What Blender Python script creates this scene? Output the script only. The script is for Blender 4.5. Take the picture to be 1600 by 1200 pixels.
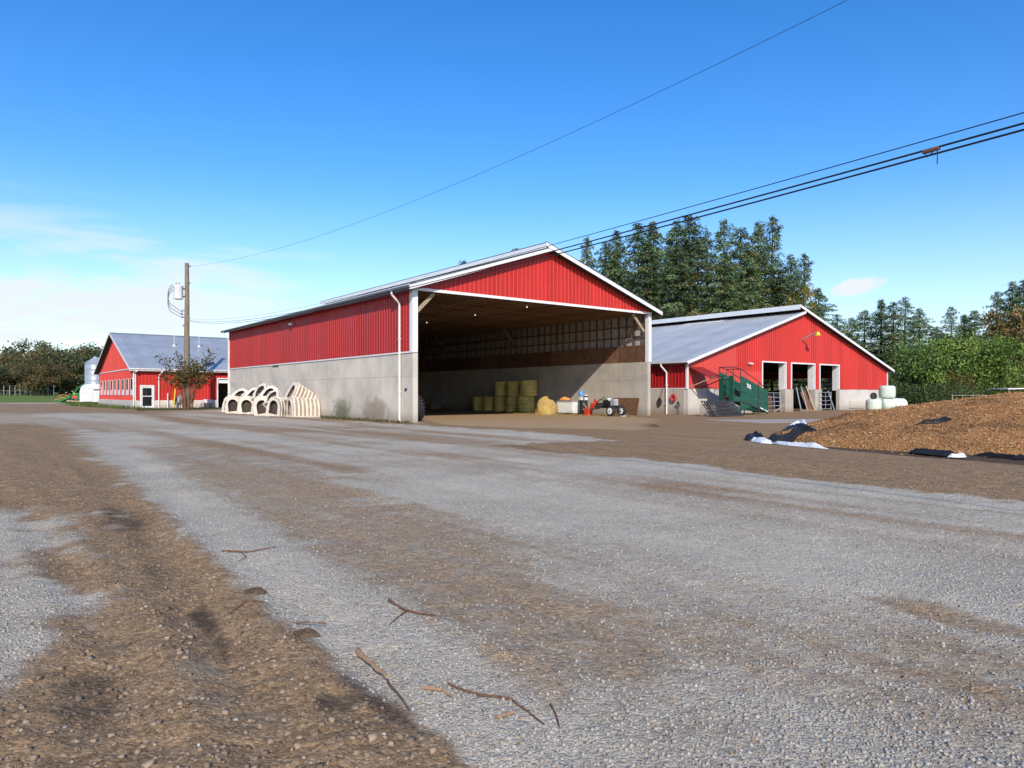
import bpy, math, random
import numpy as np
from mathutils import Vector, Matrix

# ------------------------------------------------------------------ camera, sky, sun, exposure
scene = bpy.context.scene
for o in list(bpy.data.objects):
    bpy.data.objects.remove(o)
COL = scene.collection
F = 1093.0 / 1600.0            # focal length in image widths
EYE = 1.5
HOR = 15.0 / 1600.0            # horizon sits this far below the picture centre
cam_d = bpy.data.cameras.new('camera')
cam_d.sensor_width = 36.0
cam_d.lens = 36.0 * F
cam_d.shift_y = HOR
cam_d.clip_end = 4000
cam_d.clip_start = 0.05
cam = bpy.data.objects.new('camera', cam_d)
COL.objects.link(cam)
cam.location = (0, 0, EYE)
cam.rotation_euler = (math.pi / 2, 0, 0)
scene.camera = cam
scene.render.resolution_x = 1024
scene.render.resolution_y = 768

LIGHT = Vector((-0.163, 1.139, -0.74)).normalized()      # direction sunlight travels
SUN_EL = math.asin(-LIGHT.z)
SUN_AZ = math.atan2(-LIGHT.x, -LIGHT.y)

world = bpy.data.worlds.new('World')
scene.world = world
world.use_nodes = True
wn = world.node_tree.nodes
wl = world.node_tree.links
wn.clear()
sky = wn.new('ShaderNodeTexSky')
sky.sky_type = 'NISHITA'
sky.sun_disc = False
sky.sun_elevation = SUN_EL
sky.sun_rotation = SUN_AZ
sky.altitude = 0
sky.air_density = 1.0
sky.dust_density = 0.35
sky.ozone_density = 3.2
hs = wn.new('ShaderNodeHueSaturation')
hs.inputs['Saturation'].default_value = 1.34
hs.inputs['Hue'].default_value = 0.508
hs.inputs['Value'].default_value = 1.22
wl.new(sky.outputs[0], hs.inputs['Color'])
tc = wn.new('ShaderNodeTexCoord')
# thin high cloud: a stretched noise on the sky directions, thicker low in the west
mp = wn.new('ShaderNodeMapping')
mp.inputs['Scale'].default_value = (1.5, 1.5, 7.0)
mp.inputs['Location'].default_value = (0.35, 0.1, 0.25)
wl.new(tc.outputs['Generated'], mp.inputs['Vector'])
nz = wn.new('ShaderNodeTexNoise')
nz.inputs['Scale'].default_value = 2.4
nz.inputs['Detail'].default_value = 8
nz.inputs['Roughness'].default_value = 0.55
nz.inputs['Distortion'].default_value = 0.5
wl.new(mp.outputs[0], nz.inputs['Vector'])
sx = wn.new('ShaderNodeSeparateXYZ')
wl.new(tc.outputs['Generated'], sx.inputs[0])
def wmath(op, a, b=None, c=None, clamp=False):
    n = wn.new('ShaderNodeMath'); n.operation = op; n.use_clamp = clamp
    for i, v in enumerate((a, b, c)):
        if v is None: continue
        if isinstance(v, (int, float)): n.inputs[i].default_value = v
        else: wl.new(v, n.inputs[i])
    return n.outputs[0]
def wrange(v, a, b, c, d):
    n = wn.new('ShaderNodeMapRange'); n.interpolation_type = 'SMOOTHSTEP'
    wl.new(v, n.inputs[0])
    for i, q in enumerate((a, b, c, d)): n.inputs[i + 1].default_value = q
    return n.outputs[0]
west = wrange(sx.outputs['X'], -0.05, -0.50, 0.0, 1.0)
low = wrange(sx.outputs['Z'], 0.27, 0.13, 0.0, 1.0)
cl = wrange(nz.outputs['Fac'], 0.38, 0.60, 0.0, 1.0)
veil = wmath('MULTIPLY', wmath('MULTIPLY', west, low), wmath('MULTIPLY_ADD', cl, 0.85, 0.18), clamp=True)
# one small lens-shaped cloud over the eastern wood
cdir = Vector((540 / 1093.0, 1.0, 168 / 1093.0)).normalized()
cdx = wmath('MULTIPLY', wmath('SUBTRACT', sx.outputs['X'], cdir.x), 38.0)
cdz = wmath('MULTIPLY', wmath('SUBTRACT', sx.outputs['Z'], cdir.z), 92.0)
cdz2 = wmath('SUBTRACT', cdz, wmath('MULTIPLY', cdx, 0.35))
rr = wmath('SQRT', wmath('ADD', wmath('MULTIPLY', cdx, cdx), wmath('MULTIPLY', cdz2, cdz2)))
nz2 = wn.new('ShaderNodeTexNoise')
nz2.inputs['Scale'].default_value = 55
nz2.inputs['Detail'].default_value = 6
wl.new(tc.outputs['Generated'], nz2.inputs['Vector'])
rr = wmath('ADD', rr, wmath('MULTIPLY', wmath('SUBTRACT', nz2.outputs['Fac'], 0.5), 1.0))
puff = wmath('MULTIPLY', wrange(rr, 1.45, 0.6, 0.0, 1.0), wrange(sx.outputs['Y'], 0.0, 0.2, 0.0, 1.0))
mixc = wn.new('ShaderNodeMix'); mixc.data_type = 'RGBA'
wl.new(wmath('MAXIMUM', wmath('MAXIMUM', wmath('MULTIPLY', veil, 0.95), wrange(sx.outputs['Z'], 0.30, 0.0, 0.0, 0.45)), wmath('MULTIPLY', puff, 1.0)), mixc.inputs['Factor'])
wl.new(hs.outputs[0], mixc.inputs['A'])
mixc.inputs['B'].default_value = (4.9, 5.2, 5.5, 1)
bg = wn.new('ShaderNodeBackground')
bg.inputs['Strength'].default_value = 0.15
wl.new(mixc.outputs['Result'], bg.inputs['Color'])
wo = wn.new('ShaderNodeOutputWorld')
wl.new(bg.outputs[0], wo.inputs['Surface'])

sun_d = bpy.data.lights.new('sun', 'SUN')
sun_d.energy = 3.9
sun_d.angle = math.radians(0.53)
sun_d.color = (1.0, 0.91, 0.775)
sun = bpy.data.objects.new('sun', sun_d)
COL.objects.link(sun)
sun.rotation_euler = LIGHT.to_track_quat('-Z', 'Y').to_euler()
sun.location = (5, -30, 40)

vs = scene.view_settings
scene.display_settings.display_device = 'sRGB'
vs.view_transform = 'Standard'
vs.look = 'None'
vs.exposure = 0.25
vs.gamma = 1.0
vs.use_curve_mapping = False
scene.render.engine = 'CYCLES'
scene.cycles.max_bounces = 6
scene.cycles.diffuse_bounces = 3
scene.cycles.glossy_bounces = 2
scene.cycles.transmission_bounces = 2
scene.cycles.caustics_reflective = False
scene.cycles.caustics_refractive = False

rng = random.Random(7)
nrng = np.random.default_rng(11)

# ------------------------------------------------------------------ helpers: pixels -> ground, materials, meshes
def gp(px, py, z=0.0):
    """point of the flat yard seen at photograph pixel (px, py)"""
    Y = (EYE - z) * 1093.0 / (py - 615.0)
    return Vector(((px - 800.0) / 1093.0 * Y, Y, z))
def at(px, py, Y):
    return Vector(((px - 800.0) / 1093.0 * Y, Y, EYE + (615.0 - py) / 1093.0 * Y))

class N:
    """tiny material graph writer"""
    def __init__(s, name):
        s.m = bpy.data.materials.new(name); s.m.use_nodes = True
        s.t = s.m.node_tree; s.n = s.t.nodes; s.l = s.t.links
        s.b = s.n['Principled BSDF']
        s._tc = None
    def put(s, v, sock):
        if isinstance(v, (int, float)): sock.default_value = v
        elif isinstance(v, tuple): sock.default_value = v if len(v) == 4 or len(sock.default_value) == 3 else (*v, 1)
        else: s.l.new(v, sock)
    def tc(s, k='Object'):
        if s._tc is None: s._tc = s.n.new('ShaderNodeTexCoord')
        return s._tc.outputs[k]
    def map(s, scale=(1, 1, 1), loc=(0, 0, 0), rot=(0, 0, 0), src=None):
        n = s.n.new('ShaderNodeMapping')
        n.inputs['Scale'].default_value = scale; n.inputs['Location'].default_value = loc; n.inputs['Rotation'].default_value = rot
        s.l.new(src if src is not None else s.tc(), n.inputs['Vector'])
        return n.outputs[0]
    def noise(s, scale, detail=4, rough=0.55, vec=None, dist=0.0):
        n = s.n.new('ShaderNodeTexNoise')
        n.inputs['Scale'].default_value = scale; n.inputs['Detail'].default_value = detail
        n.inputs['Roughness'].default_value = rough; n.inputs['Distortion'].default_value = dist
        s.l.new(vec if vec is not None else s.tc(), n.inputs['Vector'])
        return n.outputs['Fac']
    def voro(s, scale, vec=None, out='Distance', feature='F1', rnd=1.0):
        n = s.n.new('ShaderNodeTexVoronoi'); n.feature = feature
        n.inputs['Scale'].default_value = scale; n.inputs['Randomness'].default_value = rnd
        s.l.new(vec if vec is not None else s.tc(), n.inputs['Vector'])
        return n.outputs[out]
    def math(s, op, a, b=0.0, c=0.0, clamp=False):
        n = s.n.new('ShaderNodeMath'); n.operation = op; n.use_clamp = clamp
        s.put(a, n.inputs[0]); s.put(b, n.inputs[1]); s.put(c, n.inputs[2])
        return n.outputs[0]
    def rng(s, v, a, b, c=0.0, d=1.0, smooth=True):
        n = s.n.new('ShaderNodeMapRange')
        if smooth: n.interpolation_type = 'SMOOTHSTEP'
        s.put(v, n.inputs[0])
        for i, q in enumerate((a, b, c, d)): n.inputs[i + 1].default_value = q
        return n.outputs[0]
    def mix(s, f, a, b, mode='MIX'):
        n = s.n.new('ShaderNodeMix'); n.data_type = 'RGBA'; n.blend_type = mode
        s.put(f, n.inputs['Factor']); s.put(a, n.inputs['A']); s.put(b, n.inputs['B'])
        return n.outputs['Result']
    def ramp(s, f, stops):
        n = s.n.new('ShaderNodeValToRGB')
        e = n.color_ramp.elements
        while len(e) < len(stops): e.new(0.5)
        for el, (p, c) in zip(e, stops):
            el.position = p; el.color = (*c, 1)
        s.l.new(f, n.inputs[0])
        return n.outputs[0]
    def attr(s, name, out='Color'):
        n = s.n.new('ShaderNodeAttribute'); n.attribute_name = name
        return n.outputs[out]
    def rand(s):
        return s.n.new('ShaderNodeObjectInfo').outputs['Random']
    def sep(s, v):
        n = s.n.new('ShaderNodeSeparateXYZ'); s.l.new(v, n.inputs[0]); return n.outputs
    def sepc(s, v):
        n = s.n.new('ShaderNodeSeparateColor'); s.l.new(v, n.inputs[0]); return n.outputs
    def bump(s, h, strength=0.3, dist=0.02, nrm=None):
        n = s.n.new('ShaderNodeBump')
        n.inputs['Strength'].default_value = strength; n.inputs['Distance'].default_value = dist
        s.l.new(h, n.inputs['Height'])
        if nrm is not None: s.l.new(nrm, n.inputs['Normal'])
        return n.outputs[0]
    def val(s, c, f):
        """scale a colour by a factor socket"""
        n = s.n.new('ShaderNodeVectorMath'); n.operation = 'SCALE'
        if isinstance(c, tuple): n.inputs[0].default_value = c[:3]
        else: s.l.new(c, n.inputs[0])
        s.put(f, n.inputs['Scale'])
        return n.outputs[0]
    def out(s, col, rough=0.7, metal=0.0, nrm=None, spec=None):
        s.put(col, s.b.inputs['Base Color']); s.put(rough, s.b.inputs['Roughness']); s.put(metal, s.b.inputs['Metallic'])
        if nrm is not None: s.l.new(nrm, s.b.inputs['Normal'])
        if spec is not None: s.b.inputs['Specular IOR Level'].default_value = spec
        return s.m

def m_paint(name, col, rough=0.5, var=0.12, scale=3.0, dirt=0.0, metal=0.0, spec=0.4, dirtcol=(0.10, 0.08, 0.06)):
    g = N(name)
    n1 = g.noise(scale, 6, 0.6)
    c = g.val(col, g.rng(n1, 0.25, 0.75, 1 - var, 1 + var))
    c = g.val(c, g.rng(g.rand(), 0, 1, 1 - var * 0.4, 1 + var * 0.4))
    if dirt > 0:
        c = g.mix(g.math('MULTIPLY', g.rng(g.noise(scale * 2.7, 8, 0.7), 0.48, 0.75), dirt), c, dirtcol)
    return g.out(c, rough, metal, spec=spec)

def m_red(name, base, faded, fade_expr=None, chalk=0.36):
    g = N(name)
    p = g.attr('pos', 'Vector')                       # building coordinates
    n1 = g.noise(0.35, 5, 0.6, p)
    n2 = g.noise(1.0, 6, 0.65, g.map((7, 7, 0.35), src=p))
    c = g.mix(g.rng(n1, 0.3, 0.75, 0.0, 0.55), base, faded)
    c = g.val(c, g.rng(n2, 0.25, 0.8, 0.84, 1.12))
    c = g.val(c, g.rng(g.rand(), 0, 1, 0.89, 1.07))
    # small flakes where the paint has come away
    fl = g.math('MULTIPLY', g.rng(g.noise(3.0, 4, 0.5, g.map((3, 3, 1.0), src=p)), 0.72, 0.76), g.rng(g.noise(0.6, 3, 0.5, p), 0.5, 0.62))
    c = g.mix(g.math('MULTIPLY', fl, 0.5), c, (0.62, 0.36, 0.34))
    c = g.mix(g.math('MULTIPLY', g.attr('crown', 'Fac'), chalk), c, (0.74, 0.17, 0.14))
    xyz = g.sep(p)
    splash = g.rng(g.math('ADD', xyz[2], g.math('MULTIPLY', n2, -0.8)), -0.4, 0.4, 0.25, 0.0)
    c = g.mix(splash, c, (0.14, 0.07, 0.05))
    if fade_expr:
        c = fade_expr(g, c, xyz)
    return g.out(c, g.rng(n1, 0.2, 0.8, 0.38, 0.55), 0.0, spec=0.35)

def m_concrete(name, col, stain=0.5, extra=None):
    g = N(name)
    p = g.attr('pos', 'Vector')
    n1 = g.noise(0.5, 6, 0.6, p)
    n2 = g.noise(1.2, 6, 0.7, g.map((4.5, 4.5, 0.28), src=p))
    n3 = g.noise(16, 5, 0.65, p)
    c = g.val(col, g.rng(n1, 0.25, 0.75, 0.80, 1.16))
    c = g.mix(g.math('MULTIPLY', g.rng(n2, 0.50, 0.80), stain), c, tuple(0.50 * q for q in col))
    c = g.val(c, g.rng(n3, 0.2, 0.8, 0.88, 1.10))
    xyz = g.sep(p)
    c = g.mix(g.rng(g.math('ADD', xyz[2], g.math('MULTIPLY', n1, -0.7)), -0.45, 0.35, 0.55, 0.0), c, (0.16, 0.12, 0.08))
    if extra: c = extra(g, c, xyz)
    pin = g.rng(g.voro(7.0, p), 0.0, 0.10, 0.0, 1.0)
    b1 = g.bump(pin, 0.25, 0.01)
    return g.out(c, 0.88, 0.0, g.bump(n3, 0.35, 0.01, b1), spec=0.2)

def m_wood(name, col, dark, grain=(1, 14, 14), var=0.3, rough=0.8):
    g = N(name)
    n1 = g.noise(2.2, 7, 0.65, g.map(grain))
    c = g.mix(g.rng(n1, 0.3, 0.72), col, dark)
    c = g.val(c, g.rng(g.rand(), 0, 1, 1 - var, 1 + var))
    return g.out(c, rough, 0, g.bump(n1, 0.3, 0.01), spec=0.2)

def m_foliage(name, tint=(1, 1, 1), transl=0.25):
    g = N(name)
    c = g.mix(1.0, g.attr('Col'), (*tint, 1), 'MULTIPLY')
    c = g.val(c, g.rng(g.rand(), 0, 1, 0.80, 1.22))
    g.out(c, 0.65, spec=0.2)
    t = g.n.new('ShaderNodeBsdfTranslucent'); g.put(c, t.inputs['Color'])
    mx = g.n.new('ShaderNodeMixShader'); mx.inputs[0].default_value = transl
    g.l.new(g.b.outputs[0], mx.inputs[1]); g.l.new(t.outputs[0], mx.inputs[2])
    g.l.new(mx.outputs[0], g.n['Material Output'].inputs['Surface'])
    return g.m

M = {}
RED = (0.50, 0.021, 0.014); REDF = (0.56, 0.030, 0.025)
M['red'] = m_red('red_metal', RED, REDF)
def barn_fade(g, c, xyz):
    # old paler sheets: the first six metres, and low down beside the first doorway
    a = g.math('LESS_THAN', xyz[0], 5.95)
    b = g.math('MULTIPLY', g.math('LESS_THAN', xyz[0], 9.4), g.math('LESS_THAN', xyz[2], 3.25))
    return g.mix(g.math('MULTIPLY', g.math('MAXIMUM', a, b), 0.40), c, (0.74, 0.11, 0.09))
M['barn_red'] = m_red('barn_red_metal', (0.53, 0.022, 0.016), (0.58, 0.032, 0.024), barn_fade)
M['dull_red'] = m_red('deep_red_metal', (0.345, 0.008, 0.011), (0.40, 0.013, 0.015), None, 0.14)  # deeper red with fainter rib crowns
def moss(g, c, xyz):
    def blob(y0, z0, ry, rz):
        a = g.math('DIVIDE', g.math('SUBTRACT', xyz[1], y0), ry); b = g.math('DIVIDE', g.math('SUBTRACT', xyz[2], z0), rz)
        return g.math('SQRT', g.math('ADD', g.math('MULTIPLY', a, a), g.math('MULTIPLY', b, b)))
    p = g.attr('pos', 'Vector')
    w = g.math('MULTIPLY', g.math('SUBTRACT', g.noise(1.6, 7, 0.7, p), 0.5), 2.2)
    c = g.mix(g.rng(g.math('ADD', blob(8.8, 0.35, 2.0, 1.1), w), 1.0, 0.25, 0.0, 0.8), c, (0.10, 0.115, 0.055))
    c = g.mix(g.rng(g.math('ADD', blob(4.4, 0.45, 2.3, 1.0), w), 1.05, 0.3, 0.0, 0.6), c, (0.20, 0.13, 0.085))
    # faint seams of the shuttering boards
    s = g.math('ABSOLUTE', g.math('SUBTRACT', g.math('FRACT', g.math('MULTIPLY', xyz[1], 1 / 2.44)), 0.5))
    c = g.mix(g.rng(s, 0.010, 0.003, 0.0, 0.30), c, (0.20, 0.19, 0.17))
    return c
M['conc'] = m_concrete('shed_concrete', (0.60, 0.54, 0.455), 0.45, moss)
def inner(g, c, xyz):
    s = g.math('ABSOLUTE', g.math('SUBTRACT', g.math('FRACT', g.math('MULTIPLY', xyz[1], 1 / 2.44)), 0.5))
    return g.mix(g.rng(s, 0.010, 0.003, 0.0, 0.35), c, (0.20, 0.19, 0.17))
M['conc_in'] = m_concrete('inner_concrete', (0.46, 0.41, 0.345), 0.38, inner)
M['conc_pale'] = m_concrete('pale_concrete', (0.60, 0.56, 0.50), 0.28)
M['white'] = m_paint('white_trim', (0.74, 0.74, 0.74), 0.45, 0.08, 4, 0.2)
M['pipe'] = m_paint('white_pipe', (0.76, 0.74, 0.70), 0.4, 0.08, 6, 0.25)
M['dkmetal'] = m_paint('dark_gutter', (0.09, 0.095, 0.105), 0.45, 0.15, 5, 0.2)
M['soffit'] = m_paint('dark_soffit', (0.055, 0.05, 0.055), 0.7, 0.2, 5)
def m_galv(name, col, rough=0.42):
    g = N(name)
    p = g.attr('pos', 'Vector')
    n1 = g.noise(0.5, 5, 0.6, p); n2 = g.noise(5, 4, 0.6, p)
    c = g.val(col, g.rng(n1, 0.25, 0.75, 0.88, 1.10))
    c = g.val(c, g.rng(n2, 0.25, 0.75, 0.94, 1.05))
    c = g.val(c, g.rng(g.rand(), 0, 1, 0.94, 1.05))
    return g.out(c, rough, 0.25, spec=0.5)
M['roof'] = m_galv('grey_roof_metal', (0.385, 0.41, 0.435))
M['galv'] = m_galv('galvanised', (0.36, 0.40, 0.44), 0.38)
M['translucent'] = m_paint('pale_roof_sheet', (0.72, 0.74, 0.75), 0.5, 0.06, 2)
M['lining'] = m_paint('pale_sheet_back', (0.40, 0.39, 0.38), 0.55, 0.15, 2, 0.4)
M['stud'] = m_wood('stud_timber', (0.20, 0.125, 0.075), (0.12, 0.07, 0.045))
M['truss'] = m_wood('truss_timber', (0.30, 0.185, 0.105), (0.17, 0.10, 0.06))
M['deck'] = m_wood('roof_boards', (0.27, 0.17, 0.10), (0.14, 0.085, 0.055), (3, 1, 3))
M['ply'] = m_wood('brown_plywood', (0.20, 0.10, 0.055), (0.10, 0.055, 0.035), (2, 2, 1))
M['osb'] = m_wood('chip_board', (0.25, 0.13, 0.07), (0.11, 0.06, 0.035), (5, 5, 5))
M['greywood'] = m_wood('grey_timber', (0.33, 0.29, 0.23), (0.20, 0.17, 0.13), (12, 12, 0.8))
M['palewood'] = m_wood('pale_timber', (0.46, 0.37, 0.27), (0.33, 0.25, 0.17), (1, 12, 12))
M['black'] = m_paint('black_rubber', (0.022, 0.022, 0.024), 0.75, 0.3, 6, 0.3)
M['blackpl'] = m_paint('black_plastic', (0.02, 0.021, 0.024), 0.35, 0.2, 6, 0.15)
M['iron'] = m_paint('dark_steel', (0.06, 0.06, 0.065), 0.55, 0.3, 6, 0.5, 0.4, dirtcol=(0.12, 0.06, 0.035))
M['tubegal'] = m_paint('galvanised_tube', (0.50, 0.52, 0.54), 0.4, 0.15, 6, 0.3, 0.5)
M['rusty'] = m_paint('rusty_steel', (0.16, 0.07, 0.045), 0.7, 0.3, 8, 0.4)
M['green'] = m_paint('green_steel', (0.008, 0.078, 0.048), 0.4, 0.2, 3, 0.25)
M['jd'] = m_paint('bright_green_paint', (0.02, 0.16, 0.035), 0.4, 0.2, 3, 0.1)
M['yellow'] = m_paint('yellow_paint', (0.70, 0.52, 0.03), 0.45, 0.15, 5, 0.2)
M['orange'] = m_paint('orange_plastic', (0.75, 0.30, 0.10), 0.5, 0.15, 8, 0.1)
M['redpl'] = m_paint('red_plastic', (0.62, 0.05, 0.02), 0.4, 0.12, 6)
M['redhose'] = m_paint('red_hose', (0.60, 0.07, 0.07), 0.5, 0.15, 6)
M['blue'] = m_paint('blue_plastic', (0.10, 0.33, 0.62), 0.35, 0.12, 6)
M['whitepl'] = m_paint('white_plastic', (0.74, 0.74, 0.72), 0.4, 0.10, 5, 0.2)
M['hutch'] = m_paint('cream_fibreglass', (0.68, 0.60, 0.50), 0.5, 0.12, 2.5, 0.35, dirtcol=(0.40, 0.29, 0.20))
M['hutchgroove'] = m_paint('stained_shaded_fibreglass', (0.40, 0.31, 0.225), 0.6, 0.2, 2.5, 0.5, dirtcol=(0.25, 0.17, 0.11))  # brown stain between the ribs, also painted shade that sets the ribs off
M['hutchshade'] = m_paint('opening_shade_brown', (0.060, 0.045, 0.034), 0.9, 0.3, 4)  # painted shade: dark brown that keeps the sunlit hutch openings dark
M['wrap'] = m_paint('pale_green_wrap', (0.60, 0.70, 0.58), 0.32, 0.08, 3, 0.12, dirtcol=(0.42, 0.46, 0.38))
M['trailer'] = m_paint('white_trailer_paint', (0.66, 0.66, 0.66), 0.3, 0.04, 2)
M['glass'] = N('dark_glass').out((0.015, 0.018, 0.02), 0.08, 0.0, spec=0.7)
M['curtain'] = m_paint('window_curtain', (0.55, 0.52, 0.48), 0.8, 0.25, 6)
M['wire'] = m_paint('black_cable', (0.012, 0.012, 0.016), 0.5, 0.1)
M['grey'] = m_paint('grey_paint', (0.34, 0.36, 0.39), 0.5, 0.12, 4, 0.2)
M['housewall'] = m_paint('grey_house_siding', (0.30, 0.33, 0.37), 0.7, 0.1, 3)
M['shingle'] = m_paint('grey_shingle', (0.10, 0.105, 0.115), 0.85, 0.25, 10)
M['sheet'] = m_paint('grey_weathered_sheet', (0.36, 0.37, 0.38), 0.6, 0.3, 2.5, 0.5)
g = N('lit_bulb'); g.b.inputs['Emission Color'].default_value = (1, 0.93, 0.80, 1); g.b.inputs['Emission Strength'].default_value = 2.5
M['bulb'] = g.out((0.9, 0.9, 0.9), 0.4)

def m_hay(name, col, dark):
    g = N(name)
    n1 = g.noise(5, 8, 0.75, g.map((1, 1, 4.0)))
    n2 = g.noise(30, 6, 0.8, g.map((1, 1, 3.0)))
    n3 = g.noise(1.6, 4, 0.6)
    c = g.mix(g.rng(n1, 0.3, 0.7), col, dark)
    c = g.val(c, g.rng(n2, 0.25, 0.75, 0.62, 1.35))
    c = g.val(c, g.rng(n3, 0.25, 0.75, 0.80, 1.2))
    h = g.math('ADD', g.math('MULTIPLY', n1, 0.7), n2)
    return g.out(c, 0.9, 0, g.bump(h, 0.9, 0.05), spec=0.1)
M['hay'] = m_hay('round_bale_hay', (0.84, 0.66, 0.21), (0.62, 0.46, 0.14))
M['straw'] = m_hay('loose_straw', (0.62, 0.44, 0.15), (0.36, 0.235, 0.08))
def m_bark(name, col, dark):
    g = N(name)
    n1 = g.noise(3, 8, 0.7, g.map((6, 6, 0.7)))
    return g.out(g.mix(g.rng(n1, 0.3, 0.7), col, dark), 0.9, 0, g.bump(n1, 0.6, 0.03), spec=0.1)
M['bark'] = m_bark('tree_bark', (0.13, 0.09, 0.06), (0.06, 0.042, 0.03))
M['pole'] = m_bark('pole_timber', (0.27, 0.225, 0.155), (0.15, 0.125, 0.09))
M['stick'] = m_bark('stick_bark', (0.22, 0.12, 0.075), (0.12, 0.065, 0.045))
M['stickpale'] = m_bark('stripped_branch', (0.44, 0.28, 0.17), (0.30, 0.18, 0.11))
M['fir'] = m_foliage('fir_needles')
M['leaf'] = m_foliage('tree_leaves')
M['grass'] = m_foliage('grass_blades', (1, 1, 1), 0.3)

def tag(o, label=None, cat=None, group=None, kind=None):
    if label: o['label'] = label
    if cat: o['category'] = cat
    if group: o['group'] = group
    if kind: o['kind'] = kind
    return o
def link(name, me, mat=None, parent=None):
    if mat is not None and not me.materials: me.materials.append(mat)
    o = bpy.data.objects.new(name, me); COL.objects.link(o)
    if parent is not None: o.parent = parent
    return o
def empty(name, loc=(0, 0, 0), rz=0.0):
    o = bpy.data.objects.new(name, None); COL.objects.link(o)
    o.location = loc; o.rotation_euler = (0, 0, rz); o.empty_display_size = 0.3
    return o
def thing(name, loc, label, cat, group=None, rz=0.0):
    return tag(empty(name, loc, rz), label, cat, group)
def children(o):
    return [c for c in bpy.data.objects if c.parent == o]
def copy_tree(o, parent=None):
    c = o.copy(); COL.objects.link(c); c.parent = parent
    for ch in children(o): copy_tree(ch, c)
    return c

class MB:
    def __init__(s): s.v = []; s.f = []
    def add(s, vs, fs):
        k = len(s.v); s.v += [tuple(p) for p in vs]; s.f += [tuple(i + k for i in f) for f in fs]; return s
    def box(s, c, d, rot=None):
        hx, hy, hz = d[0] / 2, d[1] / 2, d[2] / 2
        vs = [Vector((x, y, z)) for z in (-hz, hz) for y in (-hy, hy) for x in (-hx, hx)]
        if rot is not None: vs = [rot @ p for p in vs]
        c = Vector(c)
        return s.add([p + c for p in vs], [(0, 2, 3, 1), (4, 5, 7, 6), (0, 1, 5, 4), (2, 6, 7, 3), (0, 4, 6, 2), (1, 3, 7, 5)])
    def b(s, x0, x1, y0, y1, z0, z1):
        return s.box(((x0 + x1) / 2, (y0 + y1) / 2, (z0 + z1) / 2), (x1 - x0, y1 - y0, z1 - z0))
    def beam(s, p, q, w, h, up=(0, 0, 1)):
        p = Vector(p); q = Vector(q); d = (q - p); L = d.length; d.normalize()
        u = Vector(up); x = d.cross(u)
        if x.length < 1e-4: x = d.cross(Vector((1, 0, 0)))
        x.normalize(); z = x.cross(d)
        R = Matrix((x, d, z)).transposed()
        return s.box((p + q) / 2, (w, L, h), R)
    def tube(s, pts, r, n=8, cap=True):
        pts = [Vector(p) for p in pts]
        rs = r if isinstance(r, (list, tuple)) else [r] * len(pts)
        k = len(s.v); prev = None
        for i, p in enumerate(pts):
            d = (pts[min(i + 1, len(pts) - 1)] - pts[max(i - 1, 0)]).normalized()
            if prev is None:
                a = d.cross(Vector((0, 0, 1)))
                if a.length < 0.05: a = d.cross(Vector((1, 0, 0)))
            else: a = prev - d * prev.dot(d)
            a.normalize(); prev = a; b = d.cross(a)
            for j in range(n):
                t = 2 * math.pi * j / n
                s.v.append(tuple(p + (a * math.cos(t) + b * math.sin(t)) * rs[i]))
        for i in range(len(pts) - 1):
            for j in range(n):
                j2 = (j + 1) % n
                s.f.append((k + i * n + j, k + i * n + j2, k + (i + 1) * n + j2, k + (i + 1) * n + j))
        if cap:
            s.f.append(tuple(k + j for j in range(n))[::-1])
            s.f.append(tuple(k + (len(pts) - 1) * n + j for j in range(n)))
        return s
    def lathe(s, prof, n=24, c=(0, 0, 0), axis='Z', closed=True):
        k = len(s.v); c = Vector(c)
        for r, h in prof:
            for j in range(n):
                t = 2 * math.pi * j / n; a, b = r * math.cos(t), r * math.sin(t)
                p = {'Z': (a, b, h), 'X': (h, a, b), 'Y': (b, h, a)}[axis]
                s.v.append(tuple(Vector(p) + c))
        m = len(prof)
        for i in range(m - 1):
            for j in range(n):
                j2 = (j + 1) % n
                s.f.append((k + i * n + j, k + i * n + j2, k + (i + 1) * n + j2, k + (i + 1) * n + j))
        if closed:
            s.f.append(tuple(k + j for j in range(n))[::-1]); s.f.append(tuple(k + (m - 1) * n + j for j in range(n)))
        return s
    def prism(s, poly, a, b, plane='XZ'):
        n = len(poly); k = len(s.v)
        for t in (a, b):
            for u, w in poly:
                s.v.append({'XZ': (u, t, w), 'YZ': (t, u, w), 'XY': (u, w, t)}[plane])
        s.f.append(tuple(k + i for i in range(n))); s.f.append(tuple(k + n + i for i in range(n))[::-1])
        for i in range(n):
            j = (i + 1) % n
            s.f.append((k + i, k + n + i, k + n + j, k + j))
        return s
    def mesh(s, name, smooth=False, pos=None):
        me = bpy.data.meshes.new(name); me.from_pydata(s.v, [], s.f); me.validate()
        me.update()
        import bmesh
        bm = bmesh.new(); bm.from_mesh(me); bmesh.ops.recalc_face_normals(bm, faces=bm.faces); bm.to_mesh(me); bm.free()
        if smooth:
            me.polygons.foreach_set('use_smooth', [True] * len(me.polygons))
        set_pos(me, pos)
        return me
    def build(s, name, mat, parent=None, smooth=False, pos=None):
        o = link(name, s.mesh(name, smooth, pos), mat, parent)
        if smooth: auto_smooth(o)
        return o
def auto_smooth(o, ang=40):
    me = o.data
    bmv = {}
    try:
        me.set_sharp_from_angle(angle=math.radians(ang))
    except Exception:
        pass
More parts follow.
